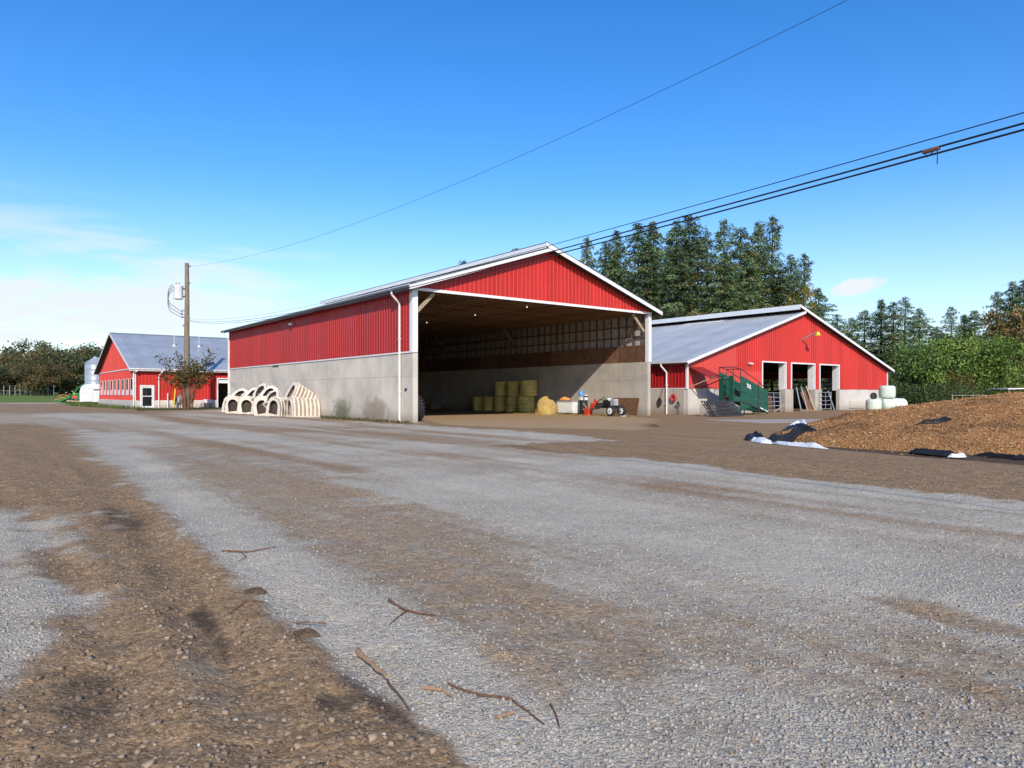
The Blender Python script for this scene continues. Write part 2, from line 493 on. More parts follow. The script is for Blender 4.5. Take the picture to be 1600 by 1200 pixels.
def set_pos(me, mat4=None):
    """store the building coordinates of every vertex, for textures that run on from piece to piece"""
    n = len(me.vertices); co = np.empty(n * 3, dtype=np.float32); me.vertices.foreach_get('co', co)
    if mat4 is not None:
        A = np.array(mat4, dtype=np.float32); c = co.reshape(-1, 3)
        co = (c @ A[:3, :3].T + A[:3, 3]).ravel()
    at_ = me.attributes.get('pos') or me.attributes.new('pos', 'FLOAT_VECTOR', 'POINT')
    at_.data.foreach_set('vector', np.ascontiguousarray(co, dtype=np.float32))
def np_mesh(name, V, Fq, col=None, smooth=False):
    """V (n,3); Fq (m,k) equal-sided faces; col (n,3) point colours"""
    me = bpy.data.meshes.new(name)
    V = np.ascontiguousarray(V, dtype=np.float32); Fq = np.ascontiguousarray(Fq, dtype=np.int32)
    m, k = Fq.shape
    me.vertices.add(len(V)); me.vertices.foreach_set('co', V.ravel())
    me.loops.add(m * k); me.loops.foreach_set('vertex_index', Fq.ravel())
    me.polygons.add(m); me.polygons.foreach_set('loop_start', np.arange(0, m * k, k, dtype=np.int32))
    try: me.polygons.foreach_set('loop_total', np.full(m, k, dtype=np.int32))
    except Exception: pass
    if smooth: me.polygons.foreach_set('use_smooth', np.ones(m, dtype=bool))
    me.update(calc_edges=True)
    if col is not None:
        c4 = np.ones((len(V), 4), dtype=np.float32); c4[:, :col.shape[1]] = col
        a = me.color_attributes.new('Col', 'FLOAT_COLOR', 'POINT'); a.data.foreach_set('color', c4.ravel())
    return me

# value noise for heights and masks
_perm = nrng.random((256, 256)).astype(np.float32)
def vnoise(x, y):
    xi = np.floor(x).astype(int); yi = np.floor(y).astype(int)
    fx = x - xi; fy = y - yi
    fx = fx * fx * (3 - 2 * fx); fy = fy * fy * (3 - 2 * fy)
    a = _perm[xi & 255, yi & 255]; b = _perm[(xi + 1) & 255, yi & 255]
    c = _perm[xi & 255, (yi + 1) & 255]; d = _perm[(xi + 1) & 255, (yi + 1) & 255]
    return (a * (1 - fx) + b * fx) * (1 - fy) + (c * (1 - fx) + d * fx) * fy
def fbm(x, y, o=4, g=0.5):
    s = 0; a = 1; t = 0
    for i in range(o):
        s = s + a * vnoise(x * 2 ** i + 17.3 * i, y * 2 ** i + 5.1 * i); t += a; a *= g
    return s / t

# ------------------------------------------------------------------ the ground: one sheet to the horizon
SV = Vector((0.790, 0.613, 0)); DV = Vector((-0.613, 0.790, 0))     # along the shed fronts / along the shed sides
RZ = math.atan2(0.613, 0.790)
P0 = Vector((-5.16, 36.4, 0))                                          # near left corner of the open shed
def px_poly(pts): return np.array([gp(x, y)[:2] for x, y in pts], dtype=np.float64)
def sdist(P, poly):
    """signed distance (inside positive) of points P (n,2) to polygon"""
    n = len(poly); d = np.full(len(P), 1e18); ins = np.zeros(len(P), dtype=bool)
    for i in range(n):
        a = poly[i]; b = poly[(i + 1) % n]; e = b - a
        w = P - a; t = np.clip((w @ e) / max(e @ e, 1e-9), 0, 1)
        q = w - t[:, None] * e
        d = np.minimum(d, (q * q).sum(1))
        c = ((a[1] > P[:, 1]) != (b[1] > P[:, 1]))
        with np.errstate(divide='ignore', invalid='ignore'):
            ins ^= c & (P[:, 0] < (b[0] - a[0]) * (P[:, 1] - a[1]) / (b[1] - a[1]) + a[0])
    d = np.sqrt(d)
    return np.where(ins, d, -d)
def smooth01(x):
    x = np.clip(x, 0, 1); return x * x * (3 - 2 * x)

DIRT = [  # polygon in photograph pixels, value, softness (metres per metre of distance)
    ([(-900, 627), (150, 631), (262, 637), (340, 643), (200, 647), (60, 646), (-900, 642)], 0.75, 0.03),
    ([(-900, 652), (0, 652), (120, 656), (420, 668), (240, 672), (-900, 665)], 0.45, 0.03),
    ([(-900, 672), (60, 662), (130, 672), (146, 690), (195, 730), (245, 772), (290, 815), (330, 860), (375, 905), (425, 950), (475, 990), (530, 1025), (580, 1058), (640, 1098), (700, 1140), (760, 1210), (800, 1300), (-900, 1300)], 0.97, 0.03),
    ([(225, 712), (245, 690), (420, 712), (640, 790), (780, 850), (860, 905), (1010, 1000), (1110, 1110), (1160, 1220), (960, 1220), (860, 1120), (720, 1010), (580, 930), (460, 850), (335, 780)], 0.62, 0.05),
    ([(480, 655), (560, 652), (650, 661), (640, 650), (660, 640), (1100, 630), (1900, 630), (2200, 870), (1600, 786), (1400, 765), (1200, 740), (1000, 716), (860, 705), (760, 697), (960, 688), (860, 677), (720, 668), (560, 660)], 0.95, 0.012),
    ([(1320, 922), (1400, 930), (1620, 980), (1620, 998), (1450, 966), (1345, 936)], 0.65, 0.02),
    ([(560, 706), (760, 722), (980, 760), (1000, 775), (760, 742), (560, 722)], 0.35, 0.03),
    ([(280, 640), (345, 642), (350, 640), (490, 648), (440, 652), (285, 646)], 0.5, 0.01),
    ([(900, 1080), (1120, 1090), (1300, 1210), (900, 1210)], 0.35, 0.06),
    ([(900, 780), (1080, 800), (1250, 850), (1100, 840), (900, 800)], 0.25, 0.04),
]
PALE = [  # clean stone again
    ([(-400, 780), (40, 800), (88, 832), (100, 880), (98, 960), (80, 1040), (20, 1085), (-400, 1200)], 0.85, 0.05),
    ([(146, 684), (190, 682), (218, 715), (330, 792), (450, 868), (570, 945), (700, 1025), (860, 1130), (900, 1210), (770, 1210), (690, 1120), (560, 1035), (440, 950), (345, 862), (255, 775)], 0.92, 0.035),
    ([(250, 1050), (330, 1040), (420, 1120), (300, 1134)], 0.25, 0.06),
]
WET = [([(150, 780), (230, 800), (280, 900), (250, 930), (190, 850)], 0.6, 0.06), ([(290, 950), (320, 940), (380, 1020), (350, 1040)], 0.9, 0.03),
       ([(430, 930), (520, 950), (545, 975), (470, 975)], 0.8, 0.03), ([(80, 1040), (200, 1050), (210, 1134), (90, 1134)], 0.6, 0.05),
       ([(520, 1010), (580, 1030), (640, 1110), (690, 1150), (600, 1120), (540, 1060)], 0.7, 0.03), ([(470, 1085), (540, 1090), (560, 1120), (490, 1115)], 0.6, 0.03),
       ([(960, 660), (1015, 662), (1030, 667), (975, 665)], 0.95, 0.004), ([(480, 652), (560, 655), (645, 664), (560, 660)], 0.5, 0.01),
       ([(1180, 690), (1330, 705), (1640, 730), (1640, 716), (1330, 695)], 0.75, 0.015), ([(-200, 700), (-40, 690), (40, 760), (-30, 830), (-200, 800)], 0.4, 0.06)]
WARM = [([(655, 655), (662, 648), (850, 646), (1015, 653), (1100, 660), (1000, 672), (800, 668), (700, 664)], 1.0, 0.012),
        ([(1015, 652), (1350, 641), (1350, 660), (1200, 700), (1000, 690)], 0.4, 0.03)]
GRASS = [([(-5000, 625.2), (60, 626.2), (100, 629.5), (108, 634), (166, 637.3), (215, 640.3), (236, 640.8), (238, 639), (215, 634), (400, 625), (1380, 629), (1420, 633), (3000, 625), (8000, 622), (8000, 616.0), (-5000, 616.0)], 1.0, 0.012)]
def field(P, D, polys, base=0.0, warp=0.25, fine=0.0):
    v = np.full(len(P), base)
    Y = np.maximum(np.hypot(P[:, 0], P[:, 1]), 2.5)
    n = (fbm(P[:, 0] * 1.3 / np.sqrt(Y) * 2, P[:, 1] * 1.3 / np.sqrt(Y) * 2, 4) - 0.5)
    if fine: n = n + fine * (fbm(P[:, 0] * 3.1, P[:, 1] * 3.1, 4) - 0.5)
    for pts, val, soft in polys:
        pl = px_poly(pts)
        sd = sdist(P, pl) / Y + n * warp * max(soft, 0.02) * 4
        m = smooth01(sd / (2 * soft) + 0.5)
        v = v * (1 - m) + val * m
    return v
def masks(P):
    D = None
    u = P @ np.array([SV.x, SV.y]); w = P @ np.array([DV.x, DV.y])
    streak = fbm(u * 0.9, w * 0.05, 4)
    blot = fbm(P[:, 0] * 0.35 + 9, P[:, 1] * 0.35, 4)
    base = np.clip(0.20 + (streak - 0.5) * 1.6 + (blot - 0.5) * 0.7, 0.0, 0.70)
    v = field(P, D, DIRT, base, 0.55, 1.2)
    # mixed edges: let streaks eat into the dirt a little
    v = np.clip(v + (streak - 0.5) * 0.35 * (v > 0.3), 0, 1)
    p = field(P, D, PALE, 0.0, 0.6, 1.3)
    v = v * (1 - p) + 0.06 * p
    wet = field(P, D, WET, 0.0, 0.5)
    warm = field(P, D, WARM, 0.0)
    grass = field(P, D, GRASS, 0.0)
    beyond = smooth01((np.hypot(P[:, 0], P[:, 1]) - 128) / 6.0)
    grass = np.maximum(grass, beyond)
    return v, wet, warm, grass
def axis(vals):
    a = [vals[0][0]]
    for end, step0, step1 in vals[1:]:
        L = end - a[-1]; s = step0; 
        # geometric run from step0 to step1
        seq = []; cur = a[-1]
        while cur < end - 1e-6:
            t = (cur - (end - L)) / L; st = step0 * (step1 / step0) ** t
            cur = min(end, cur + st); seq.append(cur)
        a += seq
    return np.array(a)
ax = axis([(-900,), (-60, 90, 4.0), (-12, 4.0, 0.35), (-4.5, 0.35, 0.05), (4.5, 0.05, 0.05), (14, 0.05, 0.30), (60, 0.30, 3.0), (900, 3.0, 90)])
ay = axis([(-200,), (-6, 40, 1.5), (2.2, 1.5, 0.06), (8.0, 0.035, 0.05), (20, 0.05, 0.22), (60, 0.22, 0.8), (140, 0.8, 4), (1500, 4, 160)])
GX, GY = np.meshgrid(ax, ay)
P = np.stack([GX.ravel(), GY.ravel()], 1)
g_dirt, g_wet, g_warm, g_grass = masks(P)
RUTS = [([(60, 690), (150, 745), (235, 830), (300, 930), (360, 1030), (420, 1140), (450, 1220)], 0.020), ([(-60, 720), (30, 790), (110, 890), (150, 980), (180, 1080), (200, 1220)], 0.016),
        ([(130, 674), (190, 712), (330, 822), (440, 925), (560, 1040), (690, 1140), (760, 1220)], 0.012), ([(600, 700), (1000, 800), (1340, 925), (1640, 992), (2000, 1080)], 0.012)]
def terr(x, y):
    R_ = np.hypot(x, y)
    return 1.15 * smooth01((R_ - 122) / 45.0)
def ground_z(P, dirt=None, wet=None):
    R = np.hypot(P[:, 0], P[:, 1])
    near = np.clip((30 - R) / 15, 0, 1)
    if dirt is None: dirt = masks(P)[0]
    u = P @ np.array([SV.x, SV.y]); w = P @ np.array([DV.x, DV.y])
    z = (fbm(P[:, 0] * 0.4, P[:, 1] * 0.4, 3) - 0.5) * 0.05 * near
    z += (fbm(u * 2.2, w * 0.25, 3) - 0.5) * 0.05 * near
    z += (fbm(P[:, 0] * 5, P[:, 1] * 5, 4) - 0.5) * (0.012 + 0.020 * dirt) * near
    z += (fbm(P[:, 0] * 17, P[:, 1] * 17, 2) - 0.5) * (0.008 + 0.024 * dirt) * near
    for line, dep in RUTS:
        pl = px_poly(line); dd = np.full(len(P), 1e9)
        for a, b in zip(pl[:-1], pl[1:]):
            e = b - a; t = np.clip(((P - a) @ e) / (e @ e), 0, 1); dd = np.minimum(dd, np.hypot(*(P - a - t[:, None] * e).T))
        dd = dd + (fbm(P[:, 0] * 2, P[:, 1] * 2, 3) - 0.5) * 0.10
        z = z + near * dep * (-np.exp(-(dd / 0.13) ** 2) + 0.75 * np.exp(-((dd - 0.26) / 0.09) ** 2))
    z = z + terr(P[:, 0], P[:, 1])
    if wet is not None: z -= 0.03 * wet * near
    return z
GZ = ground_z(P, g_dirt, g_wet)
nx, ny = len(ax), len(ay)
idx = np.arange(nx * ny).reshape(ny, nx)
Fq = np.stack([idx[:-1, :-1].ravel(), idx[:-1, 1:].ravel(), idx[1:, 1:].ravel(), idx[1:, :-1].ravel()], 1)
gme = np_mesh('ground', np.column_stack([P, GZ]), Fq, np.column_stack([g_dirt, g_wet, g_warm]), smooth=True)
ga = gme.attributes.new('grass', 'FLOAT', 'POINT'); ga.data.foreach_set('value', g_grass.astype(np.float32))

g = N('yard_ground')
msk = g.sepc(g.attr('Col')); grs = g.attr('grass', 'Fac')
vec = g.tc('Object')
rot = g.map((1, 1, 1), rot=(0, 0, -RZ), src=vec)               # x along fronts, y along the tracks
n_big = g.noise(0.6, 3, 0.62, vec)
n_mid = g.noise(4.0, 4, 0.68, vec)
n_fine = g.noise(46, 5, 0.8, vec)
n_str = g.noise(1.0, 4, 0.65, g.map((2.2, 0.16, 1), src=rot))
vor = g.voro(58, vec); vcol = g.voro(58, vec, 'Color')
vor2 = g.voro(24, vec); vcol2 = g.voro(24, vec, 'Color')
d0 = g.math('ADD', msk[0], g.math('MULTIPLY', g.math('SUBTRACT', n_mid, 0.5), 0.75))
d0 = g.math('ADD', d0, g.math('MULTIPLY', g.math('SUBTRACT', n_str, 0.5), 0.55))
d0 = g.math('ADD', d0, g.math('MULTIPLY', g.math('SUBTRACT', n_fine, 0.5), 0.75))
dm = g.rng(d0, 0.12, 0.88)
sv = g.sepc(vcol)[0]; sv2 = g.sepc(vcol2)[1]
grav = g.ramp(g.math('ADD', g.math('MULTIPLY', sv, 0.6), g.math('MULTIPLY', sv2, 0.4)), [(0.0, (0.32, 0.294, 0.25)), (0.35, (0.46, 0.424, 0.362)), (0.7, (0.53, 0.49, 0.42)), (1.0, (0.60, 0.558, 0.48))])
grav = g.mix(1.0, grav, (0.94, 0.895, 0.81), 'MULTIPLY')
grav = g.val(grav, g.rng(n_big, 0.25, 0.75, 0.84, 1.12))
dirt = g.ramp(n_mid, [(0.2, (0.190, 0.130, 0.078)), (0.5, (0.29, 0.205, 0.128)), (0.8, (0.375, 0.275, 0.180))])
dirt = g.val(dirt, g.rng(n_fine, 0.2, 0.8, 0.72, 1.25))
dirt = g.mix(1.0, dirt, (0.94, 0.855, 0.725), 'MULTIPLY')
dirt = g.val(dirt, g.rng(sv, 0, 1, 0.66, 1.30, False))
dirt = g.val(dirt, g.rng(sv2, 0, 1, 0.80, 1.18, False))
dirt = g.val(dirt, g.rng(n_str, 0.25, 0.75, 0.88, 1.12))
# scattered pale stones pressed into the dirt
pst = g.math('MULTIPLY', g.math('GREATER_THAN', sv, 0.90), g.rng(vor, 0.30, 0.22, 0.0, 1.0))
dirt = g.mix(g.math('MULTIPLY', pst, 0.7), dirt, (0.44, 0.42, 0.40))
dirt = g.mix(g.rng(g.math('ADD', msk[1], g.math('MULTIPLY', g.math('SUBTRACT', n_mid, 0.5), 0.9)), 0.35, 0.75, 0.0, 0.85), dirt, (0.050, 0.034, 0.024))
dirt = g.mix(g.math('MULTIPLY', g.rng(g.math('ADD', msk[2], g.math('MULTIPLY', g.math('SUBTRACT', n_str, 0.5), 0.8)), 0.3, 0.9), 0.8), dirt, (0.40, 0.275, 0.150))
c = g.mix(dm, grav, dirt)
gn = g.noise(0.12, 3, 0.6, vec)
gcol = g.ramp(g.math('ADD', g.math('MULTIPLY', gn, 0.6), g.math('MULTIPLY', n_mid, 0.4)), [(0.3, (0.075, 0.115, 0.022)), (0.5, (0.125, 0.185, 0.036)), (0.75, (0.19, 0.205, 0.06))])
c = g.mix(g.rng(g.math('ADD', grs, g.math('MULTIPLY', g.math('SUBTRACT', n_mid, 0.5), 0.6)), 0.35, 0.65), c, gcol)
h = g.math('ADD', g.math('MULTIPLY', vor, -0.9), g.math('MULTIPLY', vor2, -0.8))
h = g.math('ADD', h, g.math('MULTIPLY', n_fine, 0.8))
h = g.math('MULTIPLY', h, g.rng(dm, 0, 1, 1.0, 0.55))
g.out(c, 0.93, 0, g.bump(h, 0.7, 0.018), spec=0.15)
ground = link('ground', gme, g.m)
tag(ground, 'gravel and brown dirt farm yard running out to green grass fields', 'ground', kind='structure')

# loose stones: crushed grey stone on the gravel, brown clods and pebbles on the dirt
base_st = np.array([(-1, -1, -0.7), (1, -0.8, -0.8), (0.9, 1, -0.7), (-0.8, 0.9, -0.8), (-0.6, -0.7, 0.8), (0.7, -0.5, 0.6), (0.5, 0.7, 0.9), (-0.7, 0.5, 0.55)]) * 0.5
tri_st = np.array([(0, 2, 1), (0, 3, 2), (4, 5, 6), (4, 6, 7), (0, 1, 5), (0, 5, 4), (1, 2, 6), (1, 6, 5), (2, 3, 7), (2, 7, 6), (3, 0, 4), (3, 4, 7)])
def stones(name, PP, size, flat, cols, label, cat):
    n = len(PP)
    ang = nrng.random((n, 3)) * 2 * np.pi
    ca, sa = np.cos(ang[:, 0]), np.sin(ang[:, 0]); cb, sb = np.cos(ang[:, 1] * 0.12), np.sin(ang[:, 1] * 0.12)
    B = base_st[None] * (0.75 + 0.5 * nrng.random((n, 8, 3)))
    B[:, :, 2] *= flat
    B = B * size[:, None, None] * (0.75 + 0.6 * nrng.random((n, 1, 3)))
    y = B[:, :, 1] * cb[:, None] - B[:, :, 2] * sb[:, None]; z = B[:, :, 1] * sb[:, None] + B[:, :, 2] * cb[:, None]
    x = B[:, :, 0] * ca[:, None] - y * sa[:, None]; y = B[:, :, 0] * sa[:, None] + y * ca[:, None]
    V = np.stack([x, y, z], 2) + PP[:, None, :]
    Ff = (tri_st[None] + (np.arange(n) * 8)[:, None, None]).reshape(-1, 3)
    me = np_mesh(name, V.reshape(-1, 3), Ff, np.repeat(cols, 8, axis=0))
    gg = N(name + '_stone'); cc = gg.attr('Col')
    o = link(name, me, gg.out(cc, 0.9, spec=0.2))
    return tag(o, label, cat, kind='stuff')
def scatter(n, ymin, ymax, power):
    t = nrng.random(n); Y = ymin * (ymax / ymin) ** (t ** power)
    X = (nrng.random(n) * 2 - 1) * (Y * 0.80 + 0.6)
    return np.stack([X, Y], 1)
Q = scatter(120000, 2.3, 14.0, 1.0)
qd, qw, _, _ = masks(Q)
qz = ground_z(Q, qd, qw)
jit = nrng.random(len(Q))
isg = (qd + (jit - 0.5) * 0.5) < 0.42
Rq = Q[isg]; zz = qz[isg]
sz = 0.005 + 0.015 * nrng.random(len(Rq)) ** 3.0
t = nrng.random(len(Rq))[:, None]
cg = (0.27 + 0.16 * t) * np.array([[0.98, 0.905, 0.79]]) * (1 + (nrng.random((len(Rq), 3)) - 0.5) * 0.05)
brn = nrng.random(len(Rq)) < 0.035
cg[brn] *= np.array([0.86, 0.68, 0.52])
stones('gravel_stones', np.column_stack([Rq, zz + sz * 0.12]), sz, 0.8, cg, 'loose crushed pale grey stone lying on the gravel tracks', 'gravel')
isd = ~isg & (nrng.random(len(Q)) < 0.40)
Rq = Q[isd]; zz = qz[isd]
sz = (0.005 + 0.034 * nrng.random(len(Rq)) ** 9.0) * (0.6 + 0.4 * (qd[isd] > 0.8))
t = nrng.random(len(Rq))[:, None]
cd = np.array([[0.255, 0.186, 0.128]]) * (0.62 + 0.75 * t)
pale = nrng.random(len(Rq)) < 0.09
cd[pale] = np.array([0.40, 0.365, 0.31]) * (0.75 + 0.45 * nrng.random((pale.sum(), 1)))
sz[pale] *= 0.6
cd *= (1 - 0.55 * np.clip(qw[isd], 0, 1))[:, None]
stones('dirt_clods', np.column_stack([Rq, zz + sz * 0.05]), sz, 0.6, cd, 'brown clods and pebbles lying on the rutted dirt strip', 'clods')

# concrete apron in front of the right-hand barn (a pale strip)
mb = MB(); q = [gp(1095, 656), gp(1310, 655), gp(1330, 659), gp(1190, 661)]
mb.add([(p.x, p.y, -0.05) for p in q] + [(p.x, p.y, 0.012) for p in q], [(0, 1, 2, 3), (4, 5, 6, 7), (0, 1, 5, 4), (1, 2, 6, 5), (2, 3, 7, 6), (3, 0, 4, 7)])
ap = mb.build('concrete_apron', M['conc_pale']); tag(ap, kind='structure')

# ------------------------------------------------------------------ building kit
RIB = [(0.0, 0.0), (0.13, 0.0), (0.145, 0.032), (0.190, 0.032), (0.205, 0.0)]
def rib_profile(w, n=3):
    pr = []; p = w / n
    for k in range(n):
        for u, h in RIB: pr.append((k * p + u * p / 0.3067, h))
    pr.append((w, 0.0))
    return pr
_cache = {}
def wall_panels(parent, mat, origin, ang, length, zb, zt, w=0.92, name='wall_panel', breaks=(), back=False):
    """ribbed sheets side by side; origin/ang place the run, zb/zt are functions (or numbers) of the distance along it"""
    fb = zb if callable(zb) else (lambda u: zb); ft = zt if callable(zt) else (lambda u: zt)
    T0 = Matrix.Translation(origin) @ Matrix.Rotation(ang, 4, 'Z')
    u = 0.0; out = []
    while u < length - 0.02:
        ww = min(w, length - u)
        pr = rib_profile(ww, max(1, round(3 * ww / w)))
        for bk in breaks:
            if u + 0.01 < bk < u + ww - 0.01: pr = sorted(pr + [(bk - u, 0.0)])
        mb = MB(); n = len(pr)
        for (a, h) in pr:
            mb.v.append((a, -h, fb(u + a))); mb.v.append((a, -h, max(fb(u + a) + 0.002, ft(u + a))))
        for i in range(n - 1): mb.f.append((2 * i, 2 * i + 2, 2 * i + 3, 2 * i + 1))
        crown = [1.0 if h > 0.01 else 0.0 for _, h in pr for _ in (0, 1)]
        # folded side lap gives the sheet its thickness
        k = len(mb.v); a = pr[-1][0]
        mb.v += [(a, 0.012, fb(u + a)), (a, 0.012, ft(u + a))]; mb.f.append((2 * n - 2, k, k + 1, 2 * n - 1))
        T = T0 @ Matrix.Translation((u, 0, 0))
        me = bpy.data.meshes.new(name); me.from_pydata(mb.v, [], mb.f); me.update(); set_pos(me, T)
        ca_ = me.attributes.new('crown', 'FLOAT', 'POINT'); ca_.data.foreach_set('value', crown + [0.0, 0.0])
        o = link(name, me, mat, parent); o.matrix_local = T
        out.append(o); u += w
    return out
def roof_panels(parent, mat, e0, along, up, length, run, w=0.92, name='roof_panel'):
    """sheets laid from the eave point e0, side by side in direction along, rising in direction up"""
    al = Vector(along).normalized(); upv = Vector(up).normalized(); nr = al.cross(upv)
    if nr.z < 0: nr = -nr
    R = Matrix((al, upv, nr)).transposed().to_4x4()
    u = 0.0
    while u < length - 0.02:
        ww = min(w, length - u); pr = rib_profile(ww, max(1, round(3 * ww / w)))
        mb = MB(); n = len(pr)
        for a, h in pr: mb.v.append((a, 0, h)); mb.v.append((a, run, h))
        for i in range(n - 1): mb.f.append((2 * i, 2 * i + 2, 2 * i + 3, 2 * i + 1))
        T = Matrix.Translation(Vector(e0) + al * u) @ R
        me = bpy.data.meshes.new(name); me.from_pydata(mb.v, [], mb.f); me.update(); set_pos(me, T)
        o = link(name, me, mat, parent); o.matrix_local = T
        u += w
def downspout(parent, top, knee, foot, r=0.055):
    mb = MB(); t, k, f = Vector(top), Vector(knee), Vector(foot)
    mb.tube([t, t + Vector((0, 0, -0.18)), k + (t - k) * 0.12, k, k + Vector((0, 0, -0.2)), f + Vector((0, 0, 0.12)), f], r, 8)
    d = mb.build('downspout', M['pipe'], parent, True)
    for fr in (0.3, 0.75):
        c = k.lerp(f, fr); b = MB().box(c, (0.16, 0.16, 0.04)); b.build('bracket', M['pipe'], d)
    return d

# ------------------------------------------------------------------ the open hay shed
W, L, EH, CH = 18.5, 32.4, 7.05, 3.66
PT = 0.325; RIDGE = EH + W / 2 * PT
shed = thing('hay_shed', P0, 'large open fronted red shed on grey concrete walls with hay bales inside', 'shed', rz=RZ)
TH = 0.30
def lifts(parent, x0, x1, y0, y1, hs, mat):
    z = 0.0
    for i, h in enumerate(hs):
        mb = MB(); e = 0.012; z0 = z - (0.3 if i == 0 else 0)
        mb.b(x0, x1, y0, y1, z0, z + h - (e if i < len(hs) - 1 else 0)); mb.build('concrete_lift', mat, parent)
        z += h
    mb = MB(); z = 0
    for h in hs[:-1]:
        z += h; mb.b(x0 + 0.02, x1 - 0.02, y0 + 0.02, y1 - 0.02, z - 0.03, z + 0.02)
    if mb.v: mb.build('joint', mat, parent)
lifts(shed, 0, TH, 0, L, (2.42, 1.24), M['conc'])
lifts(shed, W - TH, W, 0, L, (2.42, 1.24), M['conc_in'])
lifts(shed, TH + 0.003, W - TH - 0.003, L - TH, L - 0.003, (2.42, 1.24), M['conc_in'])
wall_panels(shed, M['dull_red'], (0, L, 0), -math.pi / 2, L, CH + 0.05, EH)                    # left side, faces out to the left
wall_panels(shed, M['red'], (W, 0, 0), math.pi / 2, L, CH + 0.05, EH)                     # right side
wall_panels(shed, M['red'], (W, L, 0), math.pi, W, CH + 0.05, lambda u: EH + min(u, W - u) * PT, breaks=(W / 2,))
HB = EH - 0.03
wall_panels(shed, M['red'], (0, -0.02, 0), 0, W, HB, lambda u: EH + min(u, W - u) * PT, breaks=(W / 2,), name='gable_panel')
# trims
MB().b(-0.05, -0.031, -0.03, L, CH - 0.02, CH + 0.06).build('base_trim', M['white'], shed)
MB().b(-0.06, 0.29, -0.075, -0.025, HB - 0.12, HB + 0.02).b(0.29, W - 0.29, -0.072, -0.022, HB - 0.13, HB + 0.02).b(W - 0.29, W + 0.06, -0.075, -0.025, HB - 0.12, HB + 0.02).build('header_trim', M['white'], shed)
MB().b(-0.045, 0.27, -0.05, 0.26, CH, HB - 0.125).build('post', M['white'], shed)
MB().b(W - 0.24, W + 0.045, -0.05, 0.26, CH, HB - 0.125).build('post', M['white'], shed)
MB().b(-0.06, 0.07, L - 0.08, L + 0.05, 0.0, EH).build('corner_trim', M['white'], shed)
MB().b(0.0, W, -0.012, 0.24, HB - 0.10, HB + 0.30).build('header_beam', M['truss'], shed)
# roof: left slope stops short of the ridge; the right slope runs past it over the vent gap
OV, FO = 0.50, 0.55
cs = 1 / math.sqrt(1 + PT * PT)
def zl(x): return EH + 0.14 + x * PT
XL = W / 2 - 0.20
XR = W / 2 - 0.60
roof_panels(shed, M['roof'], (-OV, -FO, zl(-OV)), (0, 1, 0), (cs, 0, cs * PT), L + 2 * FO, (XL + OV) / cs)
def zr(x): return EH + 0.14 + (W - x) * PT
roof_panels(shed, M['roof'], (W + OV, -FO, zr(W + OV)), (0, 1, 0), (-cs, 0, cs * PT), L + 2 * FO, (W + OV - XR) / cs)
# boards under the sheets, seen from inside
for i in range(28):
    y0 = -FO + 0.02 + i * (L + 2 * FO - 0.04) / 28; y1 = y0 + (L + 2 * FO - 0.04) / 28 - 0.01
    mb = MB(); mb.add([(-OV, y0, zl(-OV) - 0.03), (XL, y0, zl(XL) - 0.03), (XL, y0, zl(XL) - 0.07), (-OV, y0, zl(-OV) - 0.07), (-OV, y1, zl(-OV) - 0.03), (XL, y1, zl(XL) - 0.03), (XL, y1, zl(XL) - 0.07), (-OV, y1, zl(-OV) - 0.07)],
              [(0, 1, 2, 3), (4, 7, 6, 5), (0, 4, 5, 1), (3, 2, 6, 7), (0, 3, 7, 4), (1, 5, 6, 2)])
    mb.build('roof_board', M['deck'] if 0 < i < 27 else M['soffit'], shed)
    mb = MB(); a, b = XR + 0.04, W + OV
    mb.add([(a, y0, zr(a) - 0.03), (b, y0, zr(b) - 0.03), (b, y0, zr(b) - 0.07), (a, y0, zr(a) - 0.07), (a, y1, zr(a) - 0.03), (b, y1, zr(b) - 0.03), (b, y1, zr(b) - 0.07), (a, y1, zr(a) - 0.07)],
              [(0, 1, 2, 3), (4, 7, 6, 5), (0, 4, 5, 1), (3, 2, 6, 7), (0, 3, 7, 4), (1, 5, 6, 2)])
    mb.build('roof_board', M['deck'] if 0 < i < 27 else M['soffit'], shed)
def rake(parent, pts, y, hgt, th, mat, name='rake_trim'):
    for (xa, za), (xb, zb_) in zip(pts[:-1], pts[1:]):
        MB().prism([(xa, za), (xb, zb_), (xb, zb_ - hgt), (xa, za - hgt)], y - th, y).build(name, mat, parent)
rake(shed, [(-OV - 0.02, zl(-OV) + 0.03), (W / 2 - 0.10, zl(W / 2 - 0.10) + 0.03)], -FO - 0.005, 0.24, 0.03, M['white'])
rake(shed, [(XR - 0.03, zr(XR) + 0.045), (W + OV + 0.02, zr(W + OV) + 0.03)], -FO - 0.037, 0.24, 0.03, M['white'])
rake(shed, [(-OV, zl(-OV) + 0.07), (W / 2 - 0.10, zl(W / 2 - 0.10) + 0.07)], -FO + 0.02, 0.038, 0.07, M['dkmetal'], 'rake_cap')
rake(shed, [(XR - 0.03, zr(XR) + 0.085), (W + OV + 0.02, zr(W + OV) + 0.07)], -FO + 0.02, 0.038, 0.10, M['dkmetal'], 'rake_cap')
# fascia along the vent edge of the right slope, and the rake of its underside
MB().b(XR - 0.03, XR, -FO - 0.03, L + FO, zr(XR) - 0.30, zr(XR) + 0.02).build('vent_fascia', M['translucent'], shed)
MB().b(XR - 0.045, XR - 0.032, -FO - 0.03, L + FO, zr(XR) + 0.0, zr(XR) + 0.035).build('vent_edge', M['dkmetal'], shed)
